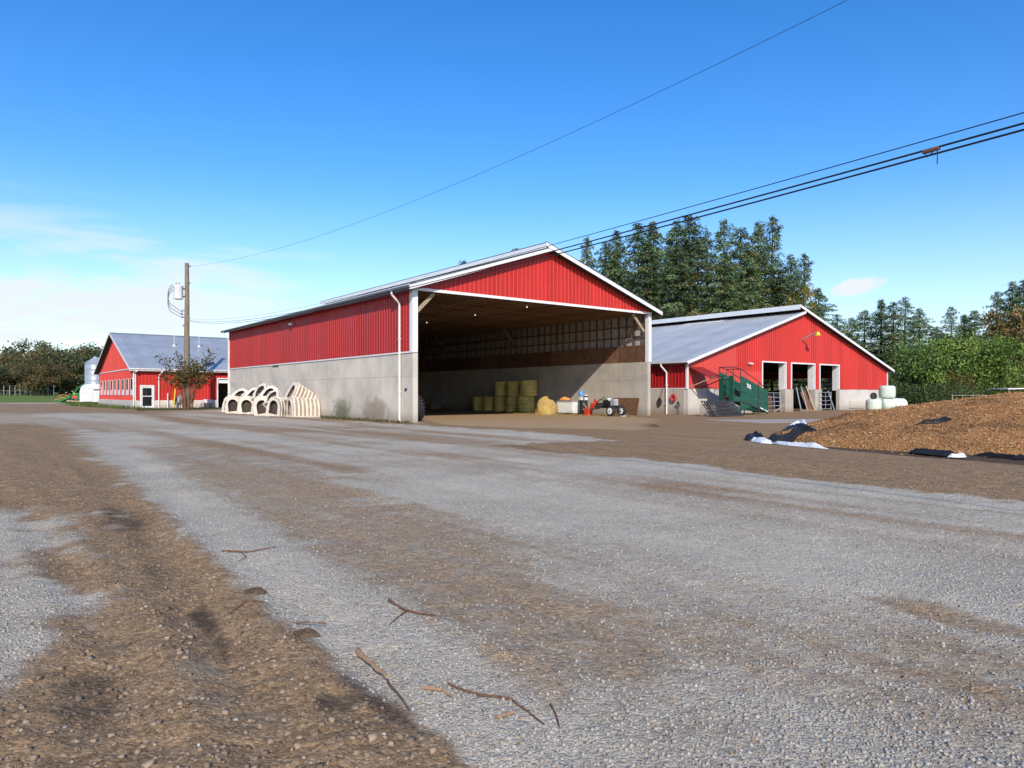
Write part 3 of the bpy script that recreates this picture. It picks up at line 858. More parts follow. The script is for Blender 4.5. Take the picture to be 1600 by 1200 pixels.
# gutters, downspouts
for x, sgn in ((-OV, -1), (W + OV, 1)):
    z = zl(-OV)
    MB().prism([(x, z + 0.01), (x + sgn * 0.13, z + 0.01), (x + sgn * 0.12, z - 0.08), (x + sgn * 0.07, z - 0.13), (x, z - 0.13)], -FO - 0.02, L + FO + 0.02).build('gutter', M['dkmetal'], shed)
    MB().b(min(x - sgn * 0.002, x - sgn * 0.03), max(x - sgn * 0.002, x - sgn * 0.03), -FO, L + FO, z - 0.20, z - 0.01).build('fascia', M['dkmetal'], shed)
downspout(shed, (-OV - 0.07, 1.25, zl(-OV) - 0.10), (-0.10, 1.25, EH - 0.75), (-0.10, 1.25, 0.0), 0.06)
downspout(shed, (-OV - 0.07, L - 0.1, zl(-OV) - 0.10), (-0.13, L - 0.1, EH - 0.8), (-0.13, L - 0.1, 0.0), 0.05)
# frame inside: trusses, studs, girts, sheet backs, plywood
mb = MB(); ch = 0.26
mb.b(0.0, W, 0, 0.09, EH - 0.14, EH - 0.14 + ch)
mb.beam((0.1, 0.045, EH + 0.02), (W / 2, 0.045, RIDGE - 0.02), 0.085, 0.2); mb.beam((W - 0.1, 0.045, EH + 0.02), (W / 2, 0.045, RIDGE - 0.02), 0.085, 0.2)
for x0, x1 in ((W * 0.25, W * 0.25), (W * 0.25, W * 0.5), (W * 0.5, W * 0.5), (W * 0.75, W * 0.5), (W * 0.75, W * 0.75)):
    mb.beam((x0, 0.045, EH), (x1, 0.045, EH + min(x1, W - x1) * PT - 0.08), 0.07, 0.12)
trm = mb.mesh('truss')
nt = 27
for i in range(nt):
    o = link('truss', trm, M['truss'], shed); o.location = (0, 0.42 + i * (L - 0.9) / (nt - 1), 0)
pur = MB().b(0, 0.09, 0, L - 0.7, 0, 0.05).mesh('ceiling_batten')
for k in range(30):
    o = link('ceiling_batten', pur, M['truss'], shed); o.location = (0.5 + k * (W - 1.0) / 29, 0.35, EH - 0.195)
for side in (0, 1):
    x = TH + 0.02 if side == 0 else W - TH - 0.02
    xi = 0.025 if side == 0 else W - 0.025
    s = 1 if side == 0 else -1
    lw = 0.914; yy = 0.3; 
    while yy < L - 0.2:
        w2 = min(lw, L - 0.2 - yy)
        o = MB().b(min(xi, xi + s * 0.008), max(xi, xi + s * 0.008), yy, yy + w2 - 0.012, CH + 0.02, EH).build('wall_lining', M['lining'], shed); yy += lw
    st = MB().b(-0.02, 0.02, -0.045, 0.045, CH, EH).mesh('stud')
    st = MB().b(-0.07, 0.07, -0.022, 0.022, CH, EH - 0.15).mesh('stud')
    yy = 0.62
    while yy < L - 0.4:
        o = link('stud', st, M['stud'], shed); o.location = (xi + s * 0.085, yy, 0); yy += 0.74
    for zz_ in (CH + 1.78, CH + 2.52):
        MB().b(min(xi + s * 0.16, xi + s * 0.20), max(xi + s * 0.16, xi + s * 0.20), 0.3, L - 0.35, zz_ - 0.05, zz_ + 0.05).build('girt', M['stud'], shed)
    yy = 0.32
    while yy < L - 0.4:
        w2 = min(2.42, L - 0.35 - yy)
        MB().b(min(xi + s * 0.205, xi + s * 0.225), max(xi + s * 0.205, xi + s * 0.225), yy, yy + w2 - 0.015, CH + 0.005, CH + 1.17).build('plywood_sheet', M['ply'], shed); yy += 2.42
    for k in range(9):
        y = 0.32 + k * 3.6
        if k not in (0, 4, 7): continue
        MB().beam((xi + s * 0.30, y, EH - 1.30), (xi + s * 1.45, y, EH - 0.16), 0.10, 0.19).build('knee_brace', M['palewood'] if k == 0 else M['truss'], shed)
    MB().beam((xi + s * 0.28, 0.75, EH - 0.35), (xi + s * 0.28, 2.0, EH - 1.9), 0.06, 0.14).build('wind_brace', M['truss'], shed)
for (x, y) in ((8.25, 0.75), (8.25, 6.2), (8.25, 12.4)):
    cl_ = MB().lathe([(0.04, 0.10), (0.03, 0.0), (0.02, 0.0)], 10, (x, y, EH - 0.33)).build('lamp_holder', M['white'], shed)
    MB().lathe([(0.008, -0.05), (0.022, -0.035), (0.026, -0.018), (0.02, 0.0)], 12, (x, y, EH - 0.33)).build('bulb', M['bulb'], cl_, True)
# wall lamp, outlet
wlmp = MB().b(-0.10, -0.03, 16.9, 17.1, 6.38, 6.55).build('wall_lamp', M['grey'], shed)
MB().prism([(-0.34, 6.46), (-0.10, 6.56), (-0.10, 6.40), (-0.30, 6.36)], 16.85, 17.15).build('lamp_head', M['grey'], wlmp)
ot = MB().b(-0.05, 0.0, 0.72, 0.84, 1.66, 1.80).build('outlet_box', M['grey'], shed)
MB().b(-0.09, -0.05, 0.60, 0.70, 1.70, 1.78).b(-0.04, 0.0, 0.62, 0.72, 1.66, 1.78).build('outlet_cover', M['blackpl'], ot)
MB().b(-0.04, 0.0, 20.0, 21.2, CH - 0.02, CH - 0.14).build('vent_slot', M['soffit'], shed)
# floor inside
def loc(x, y, z=0.0):
    return P0 + SV * x + DV * y + Vector((0, 0, z))

# ------------------------------------------------------------------ right-hand barn
BO = Vector((12.5, 50.0, 0)); BW, BL, BE, BC = 31.0, 42.0, 3.78, 1.88; BP = 0.298; BR = BE + BW / 2 * BP
barn = thing('barn', BO, 'wide low red barn with three open doorways and grey metal roof', 'barn', rz=RZ)
def bl(x, y, z=0.0): return BO + SV * x + DV * y + Vector((0, 0, z))
OPEN = [(9.45, 12.75), (13.7, 17.3), (18.25, 21.5)]; OT = 4.0
def bgab(u): return BE + min(u, BW - u) * BP
# front sheets: left of doors, over the doors, between, right
def run(x0, x1, zb):
    wall_panels(barn, M['barn_red'], (x0, 0, 0), 0, x1 - x0, zb, lambda u: bgab(x0 + u), breaks=(BW / 2 - x0,), name='gable_panel')
run(0, OPEN[0][0], BC)
run(OPEN[0][0], OPEN[2][1], OT)
for a, b in ((OPEN[0][1], OPEN[1][0]), (OPEN[1][1], OPEN[2][0])):
    wall_panels(barn, M['barn_red'], (a, 0, 0), 0, b - a, BC, OT, name='gable_panel')
run(OPEN[2][1], BW, BC)
for x0, x1 in ((0, OPEN[0][0]), (OPEN[2][1], BW)):
    MB().b(x0, x1, -0.10, 0.22, -0.3, BC - 0.03).build('concrete_wall', M['conc_pale'], barn)
MB().b(23.2, 26.0, -0.16, -0.103, 0.15, 0.85).build('concrete_patch', M['conc'], barn)
for a, b in ((OPEN[0][1] - 0.25, OPEN[1][0] + 0.02), (OPEN[1][1] - 0.10, OPEN[2][0] + 0.05)):
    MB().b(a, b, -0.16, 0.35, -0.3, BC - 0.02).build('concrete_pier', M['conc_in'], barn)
for a, b in OPEN:
    fr = MB(); t = 0.11
    fr.b(a - t, a, -0.07, 0.05, BC, OT + t).b(b, b + t, -0.07, 0.05, BC, OT + t).b(a + 0.001, b - 0.001, -0.068, 0.05, OT, OT + t)
    fo = fr.build('door_frame', M['white'], barn)
    MB().b(b - 0.04, b - 0.002, 0.06, 0.55, BC - 0.1, OT - 0.01).build('door_jamb', M['white'], fo); MB().b(a + 0.002, a + 0.03, 0.06, 0.42, BC, OT - 0.01).build('door_jamb', M['white'], fo)
MB().b(-0.07, 0.08, -0.09, 0.06, BC - 0.05, BE).build('corner_trim', M['white'], barn)
MB().b(BW - 0.08, BW + 0.06, -0.07, 0.06, BC - 0.05, BE - 0.1).build('corner_trim', M['white'], barn)
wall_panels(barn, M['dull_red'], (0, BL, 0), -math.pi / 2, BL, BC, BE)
wall_panels(barn, M['red'], (BW, 0, 0), math.pi / 2, BL, 3.12, BE)
sr = MB().b(-0.03, 0.03, 0.1, BL - 0.3, -0.055, 0.055).mesh('side_rail')
for z in (2.28, 2.70):
    o = link('side_rail', sr, M['stud'], barn); o.location = (BW - 0.08, 0, z)
sp0 = MB().b(-0.08, 0.08, -0.08, 0.08, 1.8, BE - 0.05).mesh('side_post')
for k in range(18):
    o = link('side_post', sp0, M['stud'], barn); o.location = (BW - 0.10, 0.3 + k * 2.43, 0)
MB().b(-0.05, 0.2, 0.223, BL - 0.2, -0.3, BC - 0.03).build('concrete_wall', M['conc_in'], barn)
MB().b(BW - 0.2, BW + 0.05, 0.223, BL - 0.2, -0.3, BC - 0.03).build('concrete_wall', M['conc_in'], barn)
MB().b(-0.06, -0.035, -0.02, BL, BC - 0.03, BC + 0.03).build('base_trim', M['white'], barn)
# back end: concrete below, open rails, sheets above
MB().b(0, BW, BL - 0.2, BL, -0.3, 1.5).build('concrete_wall', M['conc_in'], barn)
wall_panels(barn, M['red'], (BW, BL, 0), math.pi, BW, 3.6, lambda u: bgab(u), breaks=(BW / 2,))
rl = MB().b(0, BW, 0, 0.06, -0.07, 0.07).mesh('rail')
for z in (2.05, 2.60, 3.15):
    o = link('rail', rl, M['stud'], barn); o.location = (0, BL - 0.28, z)
ps = MB().b(-0.09, 0.09, 0, 0.12, 1.4, 3.62).mesh('back_post')
for k in range(14):
    o = link('back_post', ps, M['stud'], barn); o.location = (0.2 + k * (BW - 0.4) / 13, BL - 0.2, 0)
# inside posts
ip = MB().b(-0.1, 0.1, -0.1, 0.1, 0, 7.4).mesh('inner_post')
for y in (9, 18, 27, 36):
    for x in (8.6, 22.4):
        o = link('inner_post', ip, M['stud'], barn); o.location = (x, y, 0); o.scale.z = (bgab(x) - 0.1) / 7.4
# roof with the same running-past ridge
bc = 1 / math.sqrt(1 + BP * BP); BOV, BFO = 0.45, 0.45
def bzl(x): return BE + 0.14 + x * BP
def bzr(x): return BE + 0.14 + (BW - x) * BP
BXL = BW / 2 - 0.5; BXR = BW / 2 - 1.25
roof_panels(barn, M['roof'], (-BOV, -BFO, bzl(-BOV)), (0, 1, 0), (bc, 0, bc * BP), BL + 2 * BFO, (BXL + BOV) / bc)
roof_panels(barn, M['roof'], (BW + BOV, -BFO, bzr(BW + BOV)), (0, 1, 0), (-bc, 0, bc * BP), BL + 2 * BFO, (BW + BOV - BXR) / bc)
for (a, b, fz) in ((-BOV, BXL, bzl), (BXR + 0.04, BW + BOV, bzr)):
    MB().prism([(a, fz(a) - 0.03), (b, fz(b) - 0.03), (b, fz(b) - 0.08), (a, fz(a) - 0.08)], -BFO + 0.01, BL + BFO - 0.01).build('roof_deck', M['soffit'], barn)
rake(barn, [(-BOV - 0.02, bzl(-BOV) + 0.03), (BW / 2 - 0.3, bzl(BW / 2 - 0.3) + 0.03)], -BFO - 0.005, 0.22, 0.03, M['white'])
rake(barn, [(BXR + 1.2, bzr(BXR + 1.2) + 0.03), (BW + BOV + 0.02, bzr(BW + BOV) + 0.03)], -BFO - 0.037, 0.22, 0.03, M['white'])
rake(barn, [(BXR - 0.03, bzr(BXR) + 0.035), (BXR + 1.2, bzr(BXR + 1.2) + 0.03)], -BFO - 0.037, 0.22, 0.03, M['white'])
MB().b(BXR - 0.03, BXR, -BFO - 0.03, BL + BFO, bzr(BXR) - 0.38, bzr(BXR) + 0.03).build('vent_fascia', M['translucent'], barn)
vt = bzl(BW / 2 - 2.4)
MB().prism([(BXL - 1.1, bzl(BXL - 1.1) + 0.03), (BXL, bzl(BXL) + 0.03), (BXL, bzl(BXL) + 0.05), (BXL - 1.1, bzl(BXL - 1.1) + 0.05)], 7.0, 11.5).build('skylight', M['translucent'], barn)
for x, sgn in ((-BOV, -1), (BW + BOV, 1)):
    z = bzl(-BOV)
    MB().prism([(x, z + 0.01), (x + sgn * 0.12, z + 0.01), (x + sgn * 0.11, z - 0.07), (x + sgn * 0.06, z - 0.11), (x, z - 0.11)], -BFO - 0.02, BL + BFO).build('gutter', M['white'], barn)
    MB().b(min(x, x - sgn * 0.03) - 0.001, max(x, x - sgn * 0.03) + 0.001, -BFO, BL + BFO, z - 0.20, z - 0.12).build('fascia', M['dkmetal'], barn)
downspout(barn, (-BOV - 0.06, 1.95, bzl(-BOV) - 0.08), (-0.12, 1.75, BE - 0.75), (-0.12, 1.75, 0.0), 0.06)
# gooseneck yard lamp and small floodlight on the gable
lx = 15.3
gl = MB().tube([(lx, 0, 6.05), (lx, -0.5, 6.25), (lx + 0.05, -1.1, 6.55), (lx + 0.05, -1.35, 6.6)], 0.06, 8).build('lamp_arm', M['grey'], barn, True)
MB().lathe([(0.10, 0.10), (0.14, 0.02), (0.20, -0.16), (0.30, -0.22), (0.28, -0.24)], 16, (lx + 0.05, -1.4, 6.55)).build('lamp_head', M['yellow'], gl, True)
fl_ = MB().b(7.5, 7.6, -0.12, 0, 3.82, 3.92).build('floodlight', M['white'], barn)
MB().box((7.42, -0.22, 3.86), (0.13, 0.16, 0.12)).box((7.70, -0.22, 3.84), (0.13, 0.16, 0.12)).build('lamp_head', M['whitepl'], fl_)
# tilted-out window flap by the left corner, on two stays
flap = thing('window_flap', bl(0.10, -0.06, 3.42), 'red sheet metal flap propped open at the left corner of the barn front', 'flap', rz=RZ)
MB().add([(0, 0, 0.02), (1.62, 0, 0.02), (1.62, -1.9, -0.80), (0, -1.9, -0.80), (0, 0, -0.03), (1.62, 0, -0.03), (1.62, -1.9, -0.85), (0, -1.9, -0.85)], [(0, 1, 2, 3), (4, 7, 6, 5), (0, 4, 5, 1), (1, 5, 6, 2), (2, 6, 7, 3), (3, 7, 4, 0)]).build('flap_sheet', M['dull_red'], flap)
MB().b(-0.02, 1.64, -1.95, -1.88, -0.88, -0.78).build('flap_edge', M['rusty'], flap)
for x in (0.08, 1.54):
    MB().beam((x, -1.85, -0.86), (x, -0.05, -1.45), 0.06, 0.06).build('stay', M['palewood'] if x < 1 else M['rusty'], flap)
# hose and fittings on the barn's side wall
hr = thing('hose_reel', bl(-0.18, 1.05, 1.20), 'coiled red hose hanging beside the white downspout on the barn', 'hose', rz=RZ)
for k, r in enumerate((0.15, 0.21, 0.26)):
    pts = [(-0.02 - 0.05 * (k % 2), r * math.cos(a), r * math.sin(a)) for a in np.linspace(0, 2 * math.pi, 20)]
    MB().tube(pts, 0.035, 6, False).build('hose_coil', M['redhose'], hr, True)
MB().b(0.0, 0.10, -0.05, 0.05, 0.05, 0.20).build('hose_hook', M['iron'], hr)
mtr = thing('water_hydrant', bl(-0.22, 0.55, 0), 'thin dark standpipe with fittings by the corner of the barn', 'standpipe', rz=RZ)
MB().tube([(0, 0, 0), (0, 0, 0.62), (-0.02, 0.05, 0.80)], 0.025, 6).build('pipe', M['iron'], mtr, True)
MB().box((-0.03, 0.04, 0.82), (0.10, 0.14, 0.16)).box((0.02, -0.03, 0.66), (0.08, 0.10, 0.10)).build('valve', M['blackpl'], mtr)
cbl = thing('cable_coil', bl(-0.12, 2.35, 0.90), 'black cable bundle hanging on the barn wall left of the downspout', 'cable', rz=RZ)
for k in range(3):
    pts = [(-0.03 * k, (0.13 + 0.02 * k) * math.cos(a), (0.22 + 0.03 * k) * math.sin(a)) for a in np.linspace(0, 2 * math.pi, 16)]
    MB().tube(pts, 0.03, 6, False).build('loop', M['blackpl'], cbl, True)
MB().tube([(0, 0.05, 0.2), (-0.02, -0.2, 0.8), (0, -0.25, 1.0)], 0.015, 6).build('lead', M['blackpl'], cbl, True)

# ------------------------------------------------------------------ left-hand milk house / parlour
LO = Vector((-37.2, 69.0, 0)); LW, LG, LE, LC = 46.0, 24.0, 4.02, 0.78; LP = 0.345; LR = LE + LG / 2 * LP
mh = thing('milking_parlour', LO, 'red building with a row of narrow gable windows and glazed white door', 'building', rz=RZ)
def ll(x, y, z=0.0): return LO + SV * x + DV * y + Vector((0, 0, z))
def lgab(u): return LE + min(u, LG - u) * LP
DX = (0.46, 1.70); BD = (7.8, 10.4)
for x0, x1, zb, zt in ((0, DX[0], LC, LE), (DX[0], DX[1], 2.30, LE), (DX[1], BD[0], LC, LE), (BD[0], BD[1], 3.05, LE), (BD[1], LW, LC, LE)):
    wall_panels(mh, M['barn_red'] if False else M['red'], (x0, 0, 0), 0, x1 - x0, zb, zt)
for x0, x1 in ((0.101, DX[0]), (DX[1], BD[0]), (BD[1], LW)):
    MB().b(x0, x1, -0.08, 0.2, -0.3, LC - 0.03).build('concrete_base', M['conc_pale'], mh)
MB().b(-0.08, 0.1, -0.081, LG, -0.3, LC - 0.03).build('concrete_base', M['conc_pale'], mh)
MB().b(DX[1] + 0.1, BD[0] - 0.1, -0.095, -0.03, LC - 0.03, LC + 0.03).b(0.05, DX[0] - 0.1, -0.095, -0.03, LC - 0.03, LC + 0.03).build('base_trim', M['white'], mh)
MB().b(-0.10, -0.03, 0, LG, LC - 0.03, LC + 0.03).build('base_trim', M['white'], mh)
# gable end with windows: sheets below, between rows, and the gable above the white band
WZ0, WZ1 = 1.35, 3.05
wall_panels(mh, M['red'], (0, LG, 0), -math.pi / 2, LG, LC, WZ0, name='gable_panel')
wall_panels(mh, M['red'], (0, LG, 0), -math.pi / 2, LG, WZ1, lambda u: lgab(LG - u), breaks=(LG / 2,), name='gable_panel')
MB().b(0.16, 0.20, 0.2, LG - 0.2, WZ0 - 0.1, WZ1 + 0.1).build('inner_screen', M['curtain'], mh)
nwin = 9; ww_ = 1.15; step = (LG - 1.3) / nwin
for k in range(nwin):
    y0 = 0.9 + k * step; y1 = y0 + ww_
    wall_panels(mh, M['red'], (0, y0 + step + 0.0, 0), -math.pi / 2, step - ww_, WZ0, WZ1, name='gable_panel')
    w_ = empty('window', (0, y0, 0)); w_.parent = mh
    MB().b(-0.06, 0.06, -0.05, 0.03, WZ0, WZ1).b(-0.06, 0.06, ww_ - 0.04, ww_ + 0.04, WZ0, WZ1).b(-0.058, 0.06, 0.03, ww_ - 0.04, WZ0 - 0.02, WZ0 + 0.55).b(-0.058, 0.06, 0.03, ww_ - 0.04, WZ1 - 0.06, WZ1).build('window_frame', M['white'], w_)
    MB().b(-0.045, -0.03, 0.03, ww_ - 0.04, WZ0 + 0.55, WZ1 - 0.06).build('pane', M['glass'], w_)
wall_panels(mh, M['red'], (0, 0.9, 0), -math.pi / 2, 0.9, WZ0, WZ1, name='gable_panel')
MB().b(-0.06, -0.028, -0.02, LG, LE - 0.06, LE + 0.05).build('gable_band', M['white'], mh)
MB().b(-0.08, 0.07, -0.08, 0.07, LC, LE).build('corner_trim', M['white'], mh)
# roof
lc_ = 1 / math.sqrt(1 + LP * LP); LOV, LFO = 0.5, 0.55
def lz(v): return LE + 0.14 + v * LP
roof_panels(mh, M['roof'], (-LFO, -LOV, lz(-LOV)), (1, 0, 0), (0, lc_, lc_ * LP), LW + 2 * LFO, (LG / 2 + LOV) / lc_)
roof_panels(mh, M['roof'], (-LFO, LG + LOV, lz(-LOV)), (1, 0, 0), (0, -lc_, lc_ * LP), LW + 2 * LFO, (LG / 2 + LOV) / lc_)
for a, b in ((-LOV, LG / 2), (LG + LOV, LG / 2)):
    z0, z1 = lz(-LOV), lz(LG / 2)
    MB().prism([(a, z0 - 0.03), (b, z1 - 0.03), (b, z1 - 0.08), (a, z0 - 0.08)], -LFO + 0.01, LW + LFO, 'YZ').build('roof_deck', M['soffit'], mh)
    MB().prism([(a, z0 + 0.04), (b, z1 + 0.04), (b, z1 - 0.18), (a, z0 - 0.18)], -LFO - 0.035, -LFO - 0.005, 'YZ').build('rake_trim', M['white'], mh)
MB().prism([(LG / 2 - 0.3, lz(LG / 2) - 0.05), (LG / 2, lz(LG / 2) + 0.06), (LG / 2 + 0.3, lz(LG / 2) - 0.05), (LG / 2, lz(LG / 2) + 0.035)], -LFO, LW, 'YZ').build('ridge_cap', M['roof'], mh)
z = lz(-LOV)
MB().prism([(-LOV, z + 0.01), (-LOV - 0.13, z + 0.01), (-LOV - 0.12, z - 0.10), (-LOV, z - 0.15)], -LFO, LW + LFO, 'YZ').build('gutter', M['white'], mh)
MB().b(-LFO, LW, -LOV + 0.002, -LOV + 0.03, z - 0.25, z - 0.03).build('fascia', M['white'], mh)
downspout(mh, (0.15, -LOV - 0.06, z - 0.1), (-0.14, -0.14, LE - 0.45), (-0.14, -0.14, 0.3), 0.06)
downspout(mh, (2.40, -LOV - 0.06, z - 0.1), (2.12, -0.16, LE - 0.75), (2.12, -0.16, 0.0), 0.06)
dr = MB().b(DX[0] - 0.02, DX[0] + 0.12, -0.10, 0.05, 0, 2.34).b(DX[1] - 0.12, DX[1] + 0.02, -0.10, 0.05, 0, 2.34).b(DX[0] + 0.12, DX[1] - 0.12, -0.098, 0.05, 2.2, 2.34).build('door_frame', M['white'], mh)
dd = MB().b(DX[0] + 0.13, DX[0] + 0.21, -0.05, 0.0, 0.08, 2.19).b(DX[1] - 0.21, DX[1] - 0.13, -0.05, 0.0, 0.08, 2.19).b(DX[0] + 0.21, DX[1] - 0.21, -0.048, 0.0, 0.08, 0.26).b(DX[0] + 0.21, DX[1] - 0.21, -0.048, 0.0, 2.06, 2.19).b(DX[0] + 0.21, DX[1] - 0.21, -0.048, 0.0, 1.20, 1.28).build('door', M['white'], mh)
MB().b(DX[0] + 0.21, DX[1] - 0.21, -0.03, -0.01, 0.26, 1.20).build('pane', M['glass'], dd)
MB().b(DX[0] + 0.21, DX[1] - 0.21, -0.03, -0.01, 1.28, 2.06).build('pane', M['glass'], dd)
MB().b(DX[1] - 0.25, DX[1] - 0.20, -0.12, -0.05, 1.0, 1.16).build('handle', M['iron'], dd)
df = MB().b(BD[0] - 0.1, BD[0] + 0.02, -0.09, 0.05, 0, 3.15).b(BD[1] - 0.02, BD[1] + 0.1, -0.09, 0.05, 0, 3.15).b(BD[0] + 0.02, BD[1] - 0.02, -0.088, 0.05, 3.03, 3.15).build('door_frame', M['white'], mh)
MB().b(BD[0] + 0.03, BD[1] - 0.03, 0.05, 0.12, 2.60, 3.02).build('roller_door', M['whitepl'], mh)
for x in (5.2, 7.8):
    vv = MB().tube([(x, 7.6, lz(7.6) - 0.1), (x, 7.6, lz(7.6) + 0.75 + 0.5)], 0.06, 8).build('vent_pipe', M['tubegal'], mh, True)
    MB().lathe([(0.22, 0), (0.08, 0.22)], 10, (x, 7.6, lz(7.6) - 0.02)).build('flashing', M['white'], vv)
# inner room walls so the open doorway reads as a dim room
MB().b(3.0, 3.1, 0.25, 8, 0, LE).b(14.0, 14.1, 0.25, 8, 0, LE).b(3.1, 14, 8, 8.1, 0, LE).build('room_wall', M['sheet'], mh)
MB().b(4.1, 14, 0.25, 8, 3.3, 3.36).build('room_ceiling', M['soffit'], mh)
# a further barn whose ridge just shows above the parlour roof
fb = thing('far_barn', ll(16, 30, 0), 'distant barn whose pale ridge just shows above the grey parlour roof', 'barn', rz=RZ)
MB().b(0, 14, 0, 20, 0, 5.2).build('wall', M['red'], fb)
MB().prism([(-0.6, 5.1), (7, 7.9), (14.6, 5.1), (14.6, 5.3), (7, 8.1), (-0.6, 5.3)], -0.6, 20.6).build('roof', M['roof'], fb)
MB().prism([(-0.6, 5.3), (7, 8.1), (7, 8.35), (-0.6, 5.55)], -0.7, -0.6).prism([(14.6, 5.3), (7, 8.1), (7, 8.35), (14.6, 5.55)], -0.7, -0.6).build('rake_trim', M['white'], fb)

# ------------------------------------------------------------------ utility pole, transformer, cables
PB = at(292, 640, 65.0); PB.z = 0
pole = thing('utility_pole', PB, 'weathered wooden utility pole standing before the red building', 'pole')
PH = 13.6
MB().tube([(0, 0, -0.5), (0.02, 0, 3), (-0.01, 0, 7), (0.02, 0, 10), (0.0, 0, PH)], [0.30, 0.27, 0.24, 0.21, 0.185], 14).build('shaft', M['pole'], pole, True)
MB().lathe([(0.19, PH), (0.10, PH + 0.05)], 12).build('cap', M['grey'], pole)
for i, (z, dx) in enumerate(((PH - 0.35, 0.32), (PH - 1.9, 0.30), (9.15, -0.38), (8.85, -0.45), (8.55, -0.38), (7.75, -0.28), (8.5, 0.28))):
    ins = MB().tube([(0, -0.05, z), (dx, -0.1, z + 0.03)], 0.03, 6).build('bracket', M['iron'], pole, True)
    MB().lathe([(0.05, -0.08), (0.09, -0.04), (0.05, 0), (0.09, 0.04), (0.04, 0.10)], 10, (dx, -0.1, z + 0.06)).build('insulator', M['grey'], ins, True)
tr = thing('transformer', PB + Vector((-0.72, -0.15, 10.25)), 'grey drum transformer hung on the utility pole', 'transformer')
MB().lathe([(0.30, -0.02), (0.40, 0.02), (0.42, 0.1), (0.42, 1.12), (0.44, 1.15), (0.44, 1.22), (0.36, 1.30), (0.10, 1.36)], 22).build('tank', M['whitepl'], tr, True)
for dx in (-0.2, 0.05):
    MB().lathe([(0.05, 1.30), (0.08, 1.38), (0.05, 1.44), (0.075, 1.50), (0.03, 1.58)], 10, (dx, 0, 0)).build('bushing', M['grey'], tr, True)
MB().b(0.38, 0.62, -0.05, 0.12, 0.2, 0.32).build('bracket', M['iron'], tr); MB().b(0.38, 0.62, -0.05, 0.12, 0.9, 1.02).build('bracket', M['iron'], tr)
for k in range(3):
    r = 0.75 + 0.14 * k
    pts = [(-0.35 + 0.1 * k - r * 0.75 * math.sin(a) * 1.0, -0.12, 0.35 - 0.3 * k + (1.0 + 0.08 * k) * math.cos(a)) for a in np.linspace(0.15, math.pi * 0.8, 14)]
    pts.append((0.45, -0.1, -1.25 - 0.25 * k))
    MB().tube(pts, 0.025, 6).build('lead', M['wire'], tr, True)
def cable(name, a, b, sag, r, label, n=80, wob=0.0, ext=1.3):
    a = Vector(a); b = Vector(b); pts = []
    for i in range(n + 1):
        t = ext * i / n; p = a.lerp(b, t); p.z -= sag * 4 * t * (1 - t)
        if wob: p += Vector((math.sin(t * 190 + wob), 0, math.cos(t * 190 + wob))) * 0.025
        pts.append(p)
    o = MB().tube(pts, r, 6).build(name, M['wire'], None, True)
    return tag(o, label, 'cable', 'overhead cables from the pole')
A1 = PB + Vector((0.25, -0.1, 8.3))
QY = 6.0
def wend(px, py): return at(px, py, QY)
SAGV = 0.80
e1 = wend(1790, 140); e2 = e1 + Vector((0.02, 0, -0.055)); e3 = e1 + Vector((0, 0, 0.10))
cable('overhead_cable', A1, e1, SAGV, 0.011, 'upper of the two thick black cables sweeping past the shed gable')
cable('overhead_cable', A1 + Vector((0, 0, -0.10)), e2, SAGV + 0.03, 0.011, 'lower of the two thick black cables sweeping past the shed gable')
cable('overhead_cable', A1 + Vector((0, 0, 0.14)), e3, SAGV - 0.05, 0.006, 'thin messenger wire just above the two thick black cables')
cable('power_line', PB + Vector((0.3, -0.1, PH - 0.3)), at(1300, 12, 20.0), 1.4, 0.0075, 'single thin high wire crossing the open blue sky')

